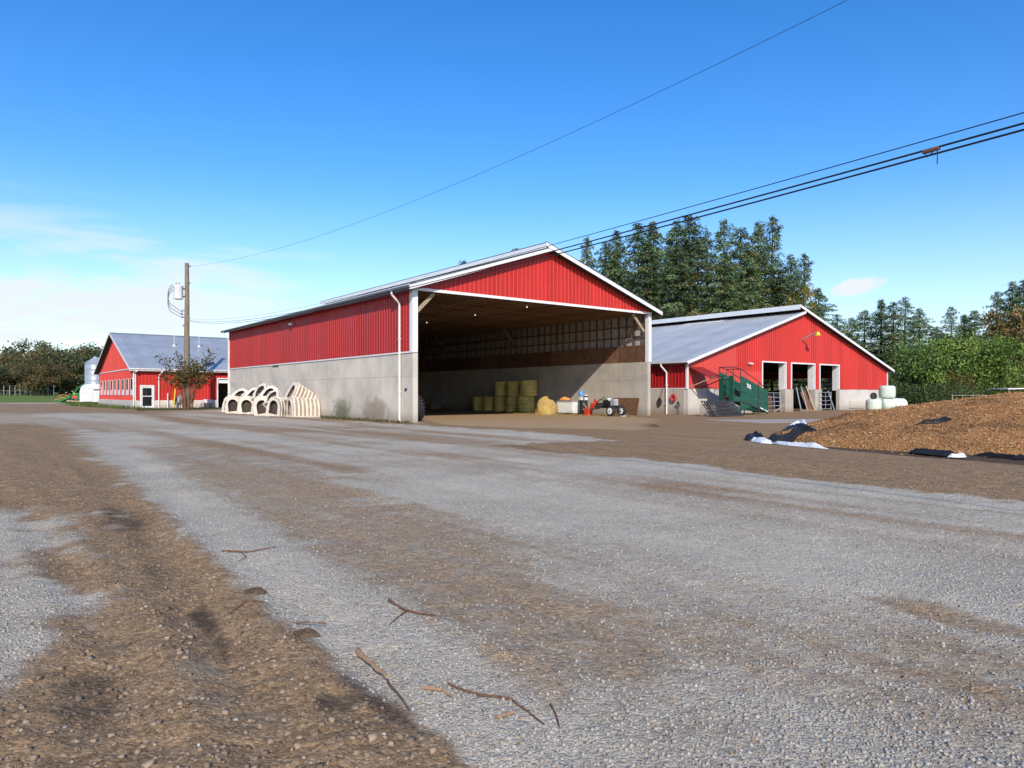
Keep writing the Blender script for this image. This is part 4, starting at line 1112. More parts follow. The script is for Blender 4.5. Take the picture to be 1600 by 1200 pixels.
# ------------------------------------------------------------------ vegetation generators
def cards(C, U, Vv, L_, Wd):
    """rhombus leaves: centre C, long axis U, cross axis V"""
    n = len(C)
    a = C - U * L_[:, None] * 0.5; b = C + Vv * Wd[:, None] * 0.5; c = C + U * L_[:, None] * 0.5; d = C - Vv * Wd[:, None] * 0.5
    V = np.stack([a, b, c, d], 1).reshape(-1, 3); Fc = np.arange(n * 4).reshape(n, 4)
    return V, Fc
def unit(v): return v / np.maximum(np.linalg.norm(v, axis=1, keepdims=True), 1e-6)
def conifer_mesh(seed, H=26.0, R=4.2, bare=0.10, dens=1.0, droop=0.35, gap=0.15, expo=0.7):
    r = np.random.default_rng(seed); vert = r.random(32)
    Cs, Us, Vs, Ls, Ws, Cc = [], [], [], [], [], []
    h = H * bare
    lean = r.normal(0, 0.014, 2)
    sect = r.random(24) * 0.75 + 0.5                       # uneven outline by compass sector
    while h < H * 0.985:
        t = (h / H - bare) / (1 - bare)
        Lb = R * ((1 - t) ** expo) * (0.7 + 0.3 * min(1, t * 6 + 0.35)) * (0.72 + 0.62 * vert[int(h / 1.6) % 32]) + 0.15
        nb = r.integers(4, 8)
        a0 = r.random() * 6.28
        for k in range(nb):
            if r.random() < gap: continue
            az = a0 + k * 6.28 / nb + r.normal(0, 0.25)
            s = sect[int((az % 6.283) / 6.283 * 24) % 24]
            bl_ = Lb * s * r.uniform(0.7, 1.25)
            n = max(6, int(bl_ * 26 * dens))
            f = r.random(n) ** 0.7
            dirv = np.array([math.cos(az), math.sin(az), 0]); side = np.array([-math.sin(az), math.cos(az), 0])
            tilt = 0.30 * (t - 0.35)
            rad = f * bl_
            z = h + rad * tilt - droop * rad * (rad / (bl_ + 0.01)) * 0.5 + r.normal(0, 0.16, n)
            lat = r.normal(0, 1, n) * (0.17 * bl_ * (1.05 - f) + 0.18)
            C = dirv[None] * rad[:, None] + side[None] * lat[:, None]
            C[:, 2] = z - np.abs(lat) * 0.35
            C[:, 0] += lean[0] * h; C[:, 1] += lean[1] * h
            U = dirv[None] * r.uniform(0.4, 1.0, (n, 1)) + side[None] * (np.sign(lat) * r.uniform(0.2, 0.9, n))[:, None]
            U[:, 2] = r.normal(-0.40, 0.30, n)
            U = unit(U)
            V = unit(np.cross(U, np.column_stack([r.normal(0, 0.5, n), r.normal(0, 0.5, n), np.ones(n)])))
            Cs.append(C); Us.append(U); Vs.append(V)
            Ls.append(r.uniform(0.28, 0.70, n)); Ws.append(r.uniform(0.09, 0.20, n))
            tone = r.uniform(0.6, 1.35) * r.uniform(0.7, 1.25, n) * (0.8 + 0.35 * f)
            warm = r.random() < 0.09
            base = np.array([0.27, 0.25, 0.10]) if warm else np.array([0.155, 0.215, 0.095])
            Cc.append(base[None] * tone[:, None])
        h += r.uniform(0.32, 0.62) * (0.75 + 0.5 * (1 - t))
    C = np.concatenate(Cs); V, Fc = cards(C, np.concatenate(Us), np.concatenate(Vs), np.concatenate(Ls), np.concatenate(Ws))
    col = np.repeat(np.concatenate(Cc), 4, axis=0)
    crown = np_mesh('crown', V, Fc, col)
    mb = MB(); mb.tube([(lean[0] * q, lean[1] * q, q) for q in (-0.5, H * 0.3, H * 0.7, H * 0.99)], [H * 0.017, H * 0.013, H * 0.006, 0.02], 8)
    tk = mb.mesh('trunk', True)
    return crown, tk
def broad_mesh(seed, H=12.0, R=4.0, base=(0.09, 0.10, 0.035), warm=(0.16, 0.10, 0.04), ncl=70, per=70, leaf=0.42, bare=0.12, squash=1.0, warmth=0.3):
    r = np.random.default_rng(seed)
    Cs, Us, Vs, Ls, Ws, Cc = [], [], [], [], [], []
    lobes = [(r.normal(0, 0.42 * R, 2), r.uniform(0.30, 0.85) * H, r.uniform(0.35, 0.62) * R) for _ in range(9)]
    limbs = []
    for i in range(ncl):
        lo = lobes[i % len(lobes)]
        d = r.normal(0, 1, 3); d /= np.linalg.norm(d)
        c = np.array([lo[0][0], lo[0][1], lo[1]]) + d * lo[2] * np.array([1, 1, squash]) * r.uniform(0.6, 1.0)
        c[2] = np.clip(c[2], bare * H, H * 1.0)
        cr = r.uniform(0.10, 0.22) * R + 0.15
        n = int(per * r.uniform(0.6, 1.3))
        P_ = c + r.normal(0, 1, (n, 3)) * cr * np.array([1, 1, 0.7])
        U = unit(r.normal(0, 1, (n, 3)) + np.array([0, 0, -0.3])); V = unit(np.cross(U, r.normal(0, 1, (n, 3))))
        Cs.append(P_); Us.append(U); Vs.append(V); Ls.append(r.uniform(0.6, 1.3, n) * leaf); Ws.append(r.uniform(0.4, 0.9, n) * leaf)
        w = r.random() < warmth
        b = np.array(warm if w else base) * r.uniform(0.65, 1.35)
        Cc.append(b[None] * r.uniform(0.7, 1.3, (n, 1)))
        if i % 5 == 0: limbs.append(c)
    V, Fc = cards(np.concatenate(Cs), np.concatenate(Us), np.concatenate(Vs), np.concatenate(Ls), np.concatenate(Ws))
    crown = np_mesh('crown', V, Fc, np.repeat(np.concatenate(Cc), 4, axis=0))
    mb = MB(); mb.tube([(0, 0, -0.3), (0.05, 0, H * 0.25), (0, 0.1, H * 0.55), (0, 0, H * 0.8)], [H * 0.022, H * 0.017, H * 0.010, 0.03], 8)
    for c in limbs:
        z0 = min(c[2] * 0.6, H * 0.5); mb.tube([(0, 0.03, z0), (c[0] * 0.5, c[1] * 0.5, (z0 + c[2]) / 2 + 0.2), tuple(c)], [H * 0.009, H * 0.006, 0.02], 5)
    return crown, mb.mesh('trunk', True)
def plant_tree(name, kit, mat, pos, H, H0, wid, label, cat, group, rz=None):
    pos = Vector((pos[0], pos[1], float(terr(np.array([pos[0]]), np.array([pos[1]]))[0]))); H = H - pos.z
    t = thing(name, pos, label, cat, group, rz=rng.random() * 6.28 if rz is None else rz)
    s = H / H0; t.scale = (s * wid, s * wid, s)
    link('trunk', kit[1], M['bark'], t); link('crown', kit[0], mat, t)
    return t
FIR = [conifer_mesh(1, 26, 6.6, 0.04, 1.0, 0.30, 0.16, 0.80), conifer_mesh(2, 26, 6.4, 0.06, 1.0, 0.50, 0.28, 0.74), conifer_mesh(3, 26, 7.6, 0.08, 0.95, 0.38, 0.36, 0.84), conifer_mesh(4, 26, 5.8, 0.04, 1.05, 0.35, 0.20, 0.70), conifer_mesh(5, 26, 7.2, 0.05, 1.0, 0.42, 0.32, 0.76), conifer_mesh(6, 26, 6.2, 0.10, 1.0, 0.25, 0.40, 0.66)]
ORD = ['first', 'second', 'third', 'fourth', 'fifth', 'sixth', 'seventh', 'eighth', 'ninth', 'tenth', 'eleventh', 'twelfth', 'thirteenth', 'fourteenth', 'fifteenth', 'sixteenth', 'seventeenth', 'eighteenth', 'nineteenth', 'twentieth', 'twenty-first', 'twenty-second', 'twenty-third', 'twenty-fourth']
grove = [(920, 366, 112, 1, 0.85), (946, 376, 118, 4, 1.0), (970, 354, 108, 3, 1.1), (998, 347, 116, 5, 1.15), (1024, 343, 110, 0, 1.1), (1050, 340, 119, 3, 1.2), (1078, 334, 112, 5, 1.1), (1104, 358, 106, 4, 1.0), (1131, 338, 116, 2, 1.0), (1158, 350, 109, 1, 1.15), (1184, 342, 118, 0, 1.0), (1208, 331, 107, 2, 0.95), (1235, 395, 113, 4, 1.05), (1258, 391, 106, 2, 0.95), (1281, 448, 116, 0, 1.35), (1090, 372, 101, 5, 1.2), (1010, 372, 101, 3, 1.3), (1172, 378, 100, 1, 1.3), (1058, 380, 99, 4, 1.3), (960, 388, 101, 0, 1.3), (1134, 392, 98, 3, 1.4), (1216, 420, 99, 5, 1.5)]
for i, (px, py, Y, k, wd) in enumerate(sorted(grove)):
    p = at(px, py, Y); H = p.z; p.z = 0
    plant_tree('fir_tree', FIR[k], M['fir'], p, H, 26, wd, f'{ORD[i]} fir from the left in the tall grove behind the barns', 'tree', 'firs in the tall grove')
for i, (px, py, Y, k) in enumerate(((727, 404, 120, 0), (768, 401, 126, 3), (808, 386, 118, 0))):
    p = at(px, py, Y); H = p.z; p.z = 0
    plant_tree('fir_tree', FIR[k], M['fir'], p, H, 26, 1.15, ['fir whose bushy tip shows left over the shed roof', 'fir whose small tip peeks over the middle of the shed roof', 'fir tip nearest the peak of the shed roof'][i], 'tree', 'firs showing over the shed roof')
east = [(1308, 490, 135, 4, 1.5), (1330, 494, 128, 3, 1.6), (1350, 484, 138, 5, 1.5), (1376, 466, 132, 0, 1.3), (1396, 470, 126, 1, 1.4), (1412, 461, 134, 2, 1.2), (1436, 480, 140, 4, 1.5), (1458, 508, 136, 3, 1.8), (1488, 476, 120, 2, 1.1), (1508, 490, 128, 0, 1.5), (1524, 484, 134, 5, 1.5), (1556, 452, 108, 2, 1.0), (1582, 438, 112, 4, 1.3), (1604, 434, 104, 1, 1.2), (1638, 450, 110, 0, 1.4), (1680, 470, 115, 3, 1.4)]
for i, (px, py, Y, k, wd) in enumerate(east):
    p = at(px, py, Y); H = p.z; p.z = 0
    plant_tree('fir_tree', FIR[k], M['fir'], p, H, 26, wd, f'{ORD[i]} conifer from the left in the wood right of the barn', 'tree', 'conifers in the eastern wood')
YEL = broad_mesh(21, 12, 3.6, (0.13, 0.13, 0.03), (0.26, 0.19, 0.03), 60, 70, 0.42, 0.1, 1.0, 0.5)
p = at(1236, 438, 98); H = p.z; p.z = 0
plant_tree('broadleaf_tree', YEL, M['leaf'], p, H, 12, 0.36, 'yellowing leafy tree at the foot of the fir grove', 'tree', None)
OLV = [broad_mesh(31, 13, 5.0, (0.10, 0.112, 0.048), (0.17, 0.135, 0.055), 95, 80, 0.55, 0.02, 1.0, 0.35), broad_mesh(32, 13, 4.4, (0.085, 0.098, 0.045), (0.16, 0.12, 0.05), 95, 80, 0.55, 0.02, 1.1, 0.25), broad_mesh(33, 13, 5.4, (0.12, 0.118, 0.055), (0.19, 0.14, 0.06), 95, 75, 0.55, 0.04, 1.0, 0.5)]
leftw = [(-40, 545, 150, 0), (6, 552, 142, 2), (30, 532, 150, 1), (56, 556, 140, 0), (82, 540, 148, 2), (104, 546, 142, 1), (124, 543, 150, 0), (146, 541, 156, 2), (168, 548, 150, 1), (-10, 572, 136, 1), (68, 566, 134, 2), (-90, 540, 150, 2), (192, 552, 158, 0)]
for i, (px, py, Y, k) in enumerate(sorted(leftw)):
    p = at(px, py, Y); H = p.z; p.z = 0
    plant_tree('broadleaf_tree', OLV[k], M['leaf'], p, H, 13, 1.15, f'{ORD[i]} autumn leafed tree from the left beyond the grass field', 'tree', 'autumn trees beyond the field')
# trees right at the edge with golden tint
p = at(1592, 475, 96); H = p.z; p.z = 0
plant_tree('broadleaf_tree', broad_mesh(41, 13, 4.0, (0.14, 0.13, 0.052), (0.24, 0.16, 0.06), 70, 70, 0.45, 0.05, 1.1, 0.4), M['leaf'], p, H, 13, 0.8, 'tall golden brown tree at the right edge behind the chip pile', 'tree', None)
# big green shrubs right of the barn
SHR = [broad_mesh(51, 7, 4.0, (0.13, 0.21, 0.052), (0.17, 0.25, 0.062), 110, 80, 0.36, 0.0, 1.0, 0.4), broad_mesh(52, 7, 4.0, (0.18, 0.28, 0.058), (0.22, 0.29, 0.062), 110, 80, 0.34, 0.0, 1.15, 0.4)]
for i, (px, py, Y, k, wd, lab) in enumerate(((1425, 563, 84, 0, 0.85, 'dark green bushy shrub next to the grey house'), (1452, 548, 82, 0, 0.95, 'tall dark green shrub in the middle of the hedge clump'), (1486, 545, 83, 0, 0.95, 'broad green shrub behind the dip of the chip pile'), (1518, 540, 80, 1, 0.85, 'bright green shrub with upright feathery sprays'), (1548, 541, 80, 1, 0.85, 'rightmost bright green shrub behind the chip pile'))):
    p = at(px, py, Y); H = p.z; p.z = 0
    plant_tree('large_shrub', SHR[k], M['leaf'], p, H, 7, wd, lab, 'shrub', 'large shrubs right of the barn')
HDG = broad_mesh(61, 2.4, 3.2, (0.055, 0.095, 0.032), (0.09, 0.12, 0.04), 80, 60, 0.25, 0.0, 0.7, 0.3)
for i, (px, py, Y, lab) in enumerate(((1408, 604, 74, 'low dark bramble hump right behind the wrapped bales'), (1440, 607, 70, 'low dark bramble hump beyond the edge of the chip pile'), (1474, 606, 72, 'low dark bramble hump under the tall shrubs'))):
    p = at(px, py, Y); H = p.z; p.z = 0
    plant_tree('bramble', HDG, M['leaf'], p, H, 2.4, 0.9, lab, 'bramble', 'low brambles')
for i, px in enumerate((1205, 1240, 1275, 1312)):
    p = at(px, 575, 112 + 2 * (i % 2)); H = p.z; p.z = 0
    plant_tree('large_shrub', (SHR[1] if i % 2 else YEL), M['leaf'], p, H, 7 if i % 2 else 12, 1.5, f'{ORD[i]} green bush from the left seen through the barn doorways', 'shrub', 'bushes beyond the barn')
p = at(1405, 590, 83); H = p.z; p.z = 0
plant_tree('small_shrub', YEL, M['leaf'], p, H, 12, 1.2, 'small yellow leafed bush below the grey house', 'shrub', None)
p = at(1497, 582, 77); H = p.z; p.z = 0
plant_tree('small_shrub', broad_mesh(71, 4, 1.8, (0.13, 0.11, 0.04), (0.22, 0.15, 0.04), 40, 35, 0.22, 0.05, 1.2, 0.5), M['leaf'], p, H, 4, 0.9, 'half bare yellow brown bush before the green shrubs', 'shrub', None)
# far woods that read as one mass behind everything
def wood_mass(name, spots, label, seedk, mat):
    r = np.random.default_rng(seedk); Vs = []; Fs = []; Cs = []; k = 0
    for (x, y, H, R_) in spots:
        n = 900
        d = unit(r.normal(0, 1, (n, 3))); rad = r.uniform(0.5, 1.0, n)
        C = np.array([x, y, H * 0.5]) + d * rad[:, None] * np.array([R_, R_ * 0.6, H * 0.5])
        lowc = r.random(n) < 0.35; C[lowc, 2] = r.random(lowc.sum()) * H * 0.45; C[lowc, 0] = x + r.uniform(-1, 1, lowc.sum()) * R_
        C[:, 2] = np.maximum(C[:, 2], 0.2) + 1.1
        U = unit(r.normal(0, 1, (n, 3))); V = unit(np.cross(U, r.normal(0, 1, (n, 3))))
        v, f = cards(C, U, V, r.uniform(1.2, 2.6, n), r.uniform(0.8, 1.6, n))
        b = np.array([0.065, 0.080, 0.038]) * r.uniform(0.7, 1.3)
        Vs.append(v); Fs.append(f + k); k += len(v); Cs.append(np.repeat(b[None] * r.uniform(0.6, 1.3, (n, 1)), 4, axis=0))
    o = link(name, np_mesh(name, np.concatenate(Vs), np.concatenate(Fs), np.concatenate(Cs)), mat)
    return tag(o, label, 'woodland', kind='stuff')
sp = []
for i in range(34):
    a = -62 + i * 3.2; sp.append((-150 + rng.uniform(-4, 4) + (i - 17) * 7.0, 190 + rng.uniform(-8, 14), rng.uniform(8, 12.5), rng.uniform(6, 8)))
for i in range(22):
    sp.append((60 + i * 9 + rng.uniform(-3, 3), 165 + rng.uniform(-6, 10), rng.uniform(10, 15), rng.uniform(6, 8)))
wood_mass('far_woodland', sp, 'dark distant woodland closing off the fields', 5, M['leaf'])

# ------------------------------------------------------------------ bush growing round the pole
vine = thing('pole_shrub', PB + Vector((0.15, -0.35, 0)), 'straggly leafy sapling growing round the foot of the utility pole', 'shrub')
mb = MB(); tips = []
for k in range(16):
    a = rng.uniform(0, 6.28); r0 = rng.uniform(0.1, 0.45); hh = rng.uniform(2.8, 5.6); sp_ = rng.uniform(0.2, 1.9)
    p0 = Vector((math.cos(a) * r0, math.sin(a) * r0 * 0.6, 0)); p3 = Vector((math.cos(a) * (r0 + sp_), math.sin(a) * (r0 + sp_) * 0.6, hh))
    pts = [p0, p0.lerp(p3, 0.35) + Vector((rng.uniform(-.1, .1), 0, 0.5)), p0.lerp(p3, 0.7) + Vector((rng.uniform(-.15, .15), 0, 0.35)), p3]
    mb.tube(pts, [0.05, 0.035, 0.025, 0.01], 5); tips += [pts[2].lerp(p3, f) for f in (0.0, 0.3, 0.6, 1.0)] + [pts[1].lerp(pts[2], 0.6)]
for sgn, hh in ((-1, 4.9), (1, 5.2), (-1, 3.4), (1, 3.2)):
    p3 = Vector((sgn * rng.uniform(1.7, 2.4), -0.1, hh)); p0 = Vector((sgn * 0.2, 0, 0.2)); mid = p0.lerp(p3, 0.6) + Vector((-sgn * 0.4, 0, 0.3))
    mb.tube([p0, mid, p3], [0.05, 0.03, 0.01], 5); tips += [mid.lerp(p3, f) for f in (0.3, 0.5, 0.7, 0.85, 1.0)]
mb.build('stems', M['stick'], vine, True)
r = np.random.default_rng(77)
C = np.concatenate([np.array(t)[None] + r.normal(0, 1, (16, 3)) * np.array([0.28, 0.25, 0.22]) for t in tips if t.z > 1.6])
n = len(C); U = unit(r.normal(0, 1, (n, 3)) + np.array([0, 0, -0.5])); V = unit(np.cross(U, r.normal(0, 1, (n, 3))))
v, f = cards(C, U, V, r.uniform(0.16, 0.34, n), r.uniform(0.10, 0.2, n))
pal = np.array([(0.10, 0.13, 0.035), (0.17, 0.15, 0.045), (0.06, 0.09, 0.03), (0.20, 0.10, 0.04)])
link('leaves', np_mesh('leaves', v, f, np.repeat(pal[r.integers(0, 4, n)] * r.uniform(0.7, 1.3, (n, 1)), 4, axis=0)), M['leaf'], vine)

# rough grass and weeds
def tufts(name, areas, hgt, label, dens, pal, wid=0.02):
    r = np.random.default_rng(91); Cs = []
    for poly, cnt in areas:
        pl = px_poly(poly); lo, hi = pl.min(0), pl.max(0)
        q = lo + r.random((cnt * 4, 2)) * (hi - lo); q = q[sdist(q, pl) > 0][:cnt]; Cs.append(q)
    C2 = np.concatenate(Cs); n = len(C2)
    h_ = hgt * r.uniform(0.4, 1.3, n); a = r.random(n) * 6.28; ln = r.normal(0, 0.35, (n, 2)) * h_[:, None]
    w = wid * r.uniform(0.6, 1.5, n)
    b0 = np.column_stack([C2[:, 0] - np.cos(a) * w, C2[:, 1] - np.sin(a) * w, np.full(n, -0.02)]); b1 = np.column_stack([C2[:, 0] + np.cos(a) * w, C2[:, 1] + np.sin(a) * w, np.full(n, -0.02)])
    tp = np.column_stack([C2 + ln, h_])
    V = np.stack([b0, b1, tp], 1).reshape(-1, 3)
    pal = np.array(pal); col = np.repeat(pal[r.integers(0, len(pal), n)] * r.uniform(0.7, 1.3, (n, 1)), 3, axis=0)
    o = link(name, np_mesh(name, V, np.arange(n * 3).reshape(n, 3), col), M['grass'])
    return tag(o, label, 'grass', kind='stuff')
tufts('rough_grass', [([(98, 629), (160, 631.5), (212, 637), (236, 640.5), (190, 639.5), (112, 634.5)], 9000), ([(-60, 626), (100, 627), (104, 629.5), (-60, 628)], 5000)], 0.30, 'rough green grass by the trailer and the end of the red building', 1, [(0.07, 0.14, 0.03), (0.12, 0.17, 0.05), (0.16, 0.15, 0.06)], 0.05)
tufts('wall_weeds', [([(214, 639.3), (345, 638.2), (345, 640.2), (214, 642)], 2600), ([(500, 651), (640, 661), (646, 663), (500, 654)], 1200)], 0.16, 'thin weeds along the foot of the concrete walls', 1, [(0.10, 0.10, 0.04), (0.17, 0.13, 0.06), (0.07, 0.10, 0.03)], 0.03)

# ------------------------------------------------------------------ things in the shed
def bale_mesh(r, h, seed):
    rr_ = np.random.default_rng(seed); n = 40
    prof = [(0.02, 0.0), (r * 0.6, 0.0), (r * 0.90, 0.01), (r * 0.97, 0.05)] + [(r * (1.0 + 0.012 * math.sin(k * 2.2)), 0.05 + (h - 0.10) * (k + 0.5) / 12) for k in range(12)] + [(r * 0.97, h - 0.05), (r * 0.90, h - 0.01), (r * 0.6, h), (0.02, h)]
    mb = MB().lathe(prof, n)
    mb.v = [(x * (1 + 0.02 * math.sin(3 * math.atan2(y, x) + seed) + rr_.normal(0, 0.006)), y * (1 + 0.02 * math.sin(2 * math.atan2(y, x) + seed)), z + rr_.normal(0, 0.006)) for x, y, z in mb.v]
    return mb.mesh('roll', True)
BM = [bale_mesh(0.62, 1.24, 1), bale_mesh(0.62, 1.24, 2), bale_mesh(0.72, 1.30, 3)]
XB = W - TH - 1.0
def bale(y, z, k, label, x=XB, tilt=0):
    t = thing('hay_bale', loc(x, y, z), label, 'hay bale', 'round hay bales in the shed', rz=RZ + y)
    t.rotation_euler = (tilt, tilt * 0.5, RZ + y)
    link('roll', BM[k], M['hay'], t)
    nt_ = MB()
    for q in (0.25, 0.5, 0.75):
        nt_.lathe([(0.625 * (1.16 if k == 2 else 1.0) + 0.004, 1.24 * q - 0.012), (0.625 * (1.16 if k == 2 else 1.0) + 0.012, 1.24 * q), (0.625 * (1.16 if k == 2 else 1.0) + 0.004, 1.24 * q + 0.012)], 40, closed=False)
    nt_.build('twine', M['straw'], t, True)
def yat(px, x=XB):
    """depth inside the shed of the spot seen at photo column px, on the line x"""
    base = P0 + SV * x; r_ = (px - 800) / 1093
    return (base.x - r_ * base.y) / (0.613 + r_ * 0.79)
for px, k, lab in ((822, 2, 'large round bale at the right end of the bottom row'), (801, 0, 'second bale from the right in the bottom row'), (783.5, 1, 'third bale from the right in the bottom row'), (766, 0, 'second bale from the left in the bottom row'), (749, 1, 'leftmost bale of the bottom row, deepest in shade')):
    bale(yat(px), 0.0, k, lab)
for px, k, lab in ((826, 2, 'largest bale on the top row, at its right end'), (802.5, 1, 'middle bale of the top row'), (784, 0, 'leftmost bale of the top row')):
    bale(yat(px), 1.26, k, lab)
# the torn bale slumped at the end of the row
rr_ = np.random.default_rng(9)
mb = MB(); n = 36; rows = 16
for i in range(rows + 1):
    t = i / rows
    for j in range(n):
        a = 2 * math.pi * j / n
        rx = 1.0 * (1 - t ** 2.6) ** 0.5 if t < 1 else 0.0
        bulge = 1 + 0.10 * math.sin(3 * a + 4 * t) + rr_.normal(0, 0.025)
        z = 1.42 * t * (1 - 0.10 * math.cos(a))
        x = math.cos(a) * rx * bulge * 1.0 + 0.22 * t; y = math.sin(a) * rx * bulge * 0.78
        mb.v.append((x, y, max(z + rr_.normal(0, 0.015), -0.02)))
for i in range(rows):
    for j in range(n):
        j2 = (j + 1) % n; mb.f.append((i * n + j, i * n + j2, (i + 1) * n + j2, (i + 1) * n + j))
tb = thing('torn_bale', loc(14.4, yat(852, 14.4), 0), 'slumped torn golden bale with its cut face in the sun', 'hay bale', rz=0)
mb.v = [(x * 0.80, y * 0.80, z * 0.86) for x, y, z in mb.v]
mb.build('heap', M['straw'], tb, True)
# litter of straw round it
r = np.random.default_rng(15); n = 2600
yc = yat(852, 15.0)
q = np.column_stack([np.clip(XB - 1.2 + r.normal(0, 1.3, n), 1.0, W - 0.6), yc - 0.5 + r.normal(0, 2.6, n)])
q = q[q[:, 1] > -1.5]; n = len(q)
Wc = np.array([[P0.x, P0.y]]) + q[:, :1] * np.array([[SV.x, SV.y]]) + q[:, 1:] * np.array([[DV.x, DV.y]])
C = np.column_stack([Wc, r.uniform(0.01, 0.05, n)]); U = unit(np.column_stack([r.normal(0, 1, (n, 2)), r.normal(0, 0.15, n)])); V = unit(np.cross(U, np.tile([0, 0, 1.0], (n, 1)) + r.normal(0, 0.3, (n, 3))))
v, f = cards(C, U, V, r.uniform(0.15, 0.4, n), r.uniform(0.02, 0.05, n))
tag(link('loose_straw', np_mesh('loose_straw', v, f, np.repeat(np.array([[0.50, 0.36, 0.14]]) * r.uniform(0.6, 1.2, (n, 1)), 4, axis=0)), M['grass']), 'loose straw strewn on the shed floor before the bales', 'straw', kind='stuff')
# leaning grey sheet at the back
xs = W - TH - 0.02
sh = thing('leaning_sheet', loc(xs - 0.75, yat(684, xs - 0.4), 0), 'weathered grey sheet leaning on the wall deep in the shed', 'sheet', rz=RZ)
MB().add([(0, -1.0, 0), (0, 1.0, 0), (0.62, 0.85, 1.6), (0.62, -1.15, 1.6), (0.04, -1.0, 0), (0.04, 1.0, 0), (0.66, 0.85, 1.6), (0.66, -1.15, 1.6)], [(0, 1, 2, 3), (4, 7, 6, 5), (0, 4, 5, 1), (1, 5, 6, 2), (2, 6, 7, 3), (3, 7, 4, 0)]).build('sheet', M['sheet'], sh)
MB().beam((0.02, -0.95, 0.03), (0.60, -1.10, 1.58), 0.05, 0.06).build('batten', M['greywood'], sh); MB().beam((0.02, 0.95, 0.03), (0.60, 0.80, 1.58), 0.05, 0.06).build('batten', M['greywood'], sh)
# brown board against the right wall near the opening
yb = yat(979, xs)
bd = thing('leaning_board', loc(xs - 0.32, yb, 0), 'brown square chip board leaning on the sunlit shed wall', 'board', rz=RZ)
hw = 1.22
MB().add([(0, -hw, 0), (0, hw, 0), (0.26, hw, 1.2), (0.26, -hw, 1.2), (0.03, -hw, 0), (0.03, hw, 0), (0.29, hw, 1.2), (0.29, -hw, 1.2)], [(0, 1, 2, 3), (4, 7, 6, 5), (0, 4, 5, 1), (1, 5, 6, 2), (2, 6, 7, 3), (3, 7, 4, 0)]).build('panel', M['osb'], bd)
MB().beam((-0.02, -hw + 0.05, 0.02), (0.24, -hw + 0.05, 1.19), 0.04, 0.05).build('edge_strip', M['ply'], bd)
# white crate, black drum, jugs, fuel can, engine-driven splitter
yc = yat(890, 16.1)
crt = thing('white_crate', loc(16.1, yc, 0), 'white slatted tote crate beside the torn bale', 'crate', rz=RZ)
MB().b(-0.5, 0.5, -0.85, 0.85, 0.0, 0.12).build('pallet', M['greywood'], crt)
MB().b(-0.48, 0.48, -0.83, 0.83, 0.12, 0.92).build('tub', M['whitepl'], crt)
for k in range(8):
    MB().b(-0.515, -0.483, -0.80 + k * 0.215, -0.70 + k * 0.215, 0.14, 0.90).build('slat', M['whitepl'], crt)
MB().b(-0.53, 0.5, -0.87, 0.87, 0.921, 0.985).build('rim', M['grey'], crt)
ob = thing('orange_sack', loc(16.1, yat(883, 16.1), 0.985), 'crumpled orange sack lying on the white crate', 'sack', rz=RZ)
mb = MB().lathe([(0.02, 0.0), (0.30, 0.0), (0.36, 0.05), (0.30, 0.13), (0.12, 0.19), (0.02, 0.17)], 14); mb.v = [(x * 0.9, y * 1.5, z * (1 + 0.5 * math.sin(9 * x + 11 * y))) for x, y, z in mb.v]
mb.build('body', M['orange'], ob, True)
yd = yat(911.5, 16.1)
drm = thing('oil_drum', loc(16.1, yd, 0), 'black drum between the white crate and the red can', 'drum', rz=RZ)
MB().lathe([(0.27, 0), (0.30, 0.02), (0.30, 0.33), (0.315, 0.36), (0.30, 0.39), (0.30, 0.65), (0.315, 0.68), (0.30, 0.71), (0.30, 1.02), (0.28, 1.04)], 24).build('body', M['blackpl'], drm, True)
MB().lathe([(0.05, 1.04), (0.05, 1.075), (0.01, 1.08)], 10, (0.12, 0.1, 0)).build('bung', M['whitepl'], drm)
jg = thing('blue_jug', loc(16.03, yd + 0.14, 1.045), 'bright blue jug standing high on the black drum', 'jug', rz=RZ)
MB().b(-0.10, 0.10, -0.10, 0.10, 0.0, 0.26).build('carton', M['whitepl'], jg)
MB().lathe([(0.05, 0.26), (0.19, 0.30), (0.21, 0.48), (0.14, 0.62), (0.05, 0.68), (0.05, 0.73)], 16).build('body', M['blue'], jg, True)
MB().tube([(0, -0.18, 0.42), (0, -0.27, 0.52), (0, -0.12, 0.62)], 0.03, 6).build('handle', M['blue'], jg, True)
bk = thing('white_bucket', loc(16.13, yd - 0.22, 1.045), 'white bucket with dark label on the black drum', 'bucket', rz=RZ)
MB().lathe([(0.14, 0), (0.16, 0.34), (0.17, 0.34), (0.17, 0.37), (0.02, 0.37)], 18).build('body', M['whitepl'], bk, True)
MB().lathe([(0.157, 0.20), (0.161, 0.30)], 18, closed=False).build('label', M['blackpl'], bk)
yg = yat(918, 15.5)
gc = thing('fuel_can', loc(15.5, yg, 0), 'red fuel can with spout standing before the black drum', 'fuel can', rz=RZ)
MB().b(-0.15, 0.15, -0.20, 0.20, 0, 0.40).build('body', M['redpl'], gc)
MB().prism([(-0.2, 0.40), (0.2, 0.40), (0.08, 0.50), (-0.10, 0.48)], -0.13, 0.13, 'YZ').build('shoulder', M['redpl'], gc)
MB().tube([(0, 0.08, 0.46), (0, 0.20, 0.62), (0, 0.28, 0.70)], 0.03, 8).build('spout', M['orange'], gc, True)
MB().tube([(0, -0.15, 0.45), (0, -0.10, 0.56), (0, 0.03, 0.54)], 0.022, 6).build('handle', M['redpl'], gc, True)
ye = yat(946, 15.6)
eng = thing('log_splitter', loc(15.6, ye, 0), 'dark wheeled log splitter with engine and white wheel in the shed', 'splitter', rz=RZ)
MB().b(-0.12, 0.12, -1.35, 1.35, 0.52, 0.66).b(-0.08, 0.08, -1.3, 1.3, 0.66, 0.71).build('beam', M['iron'], eng)
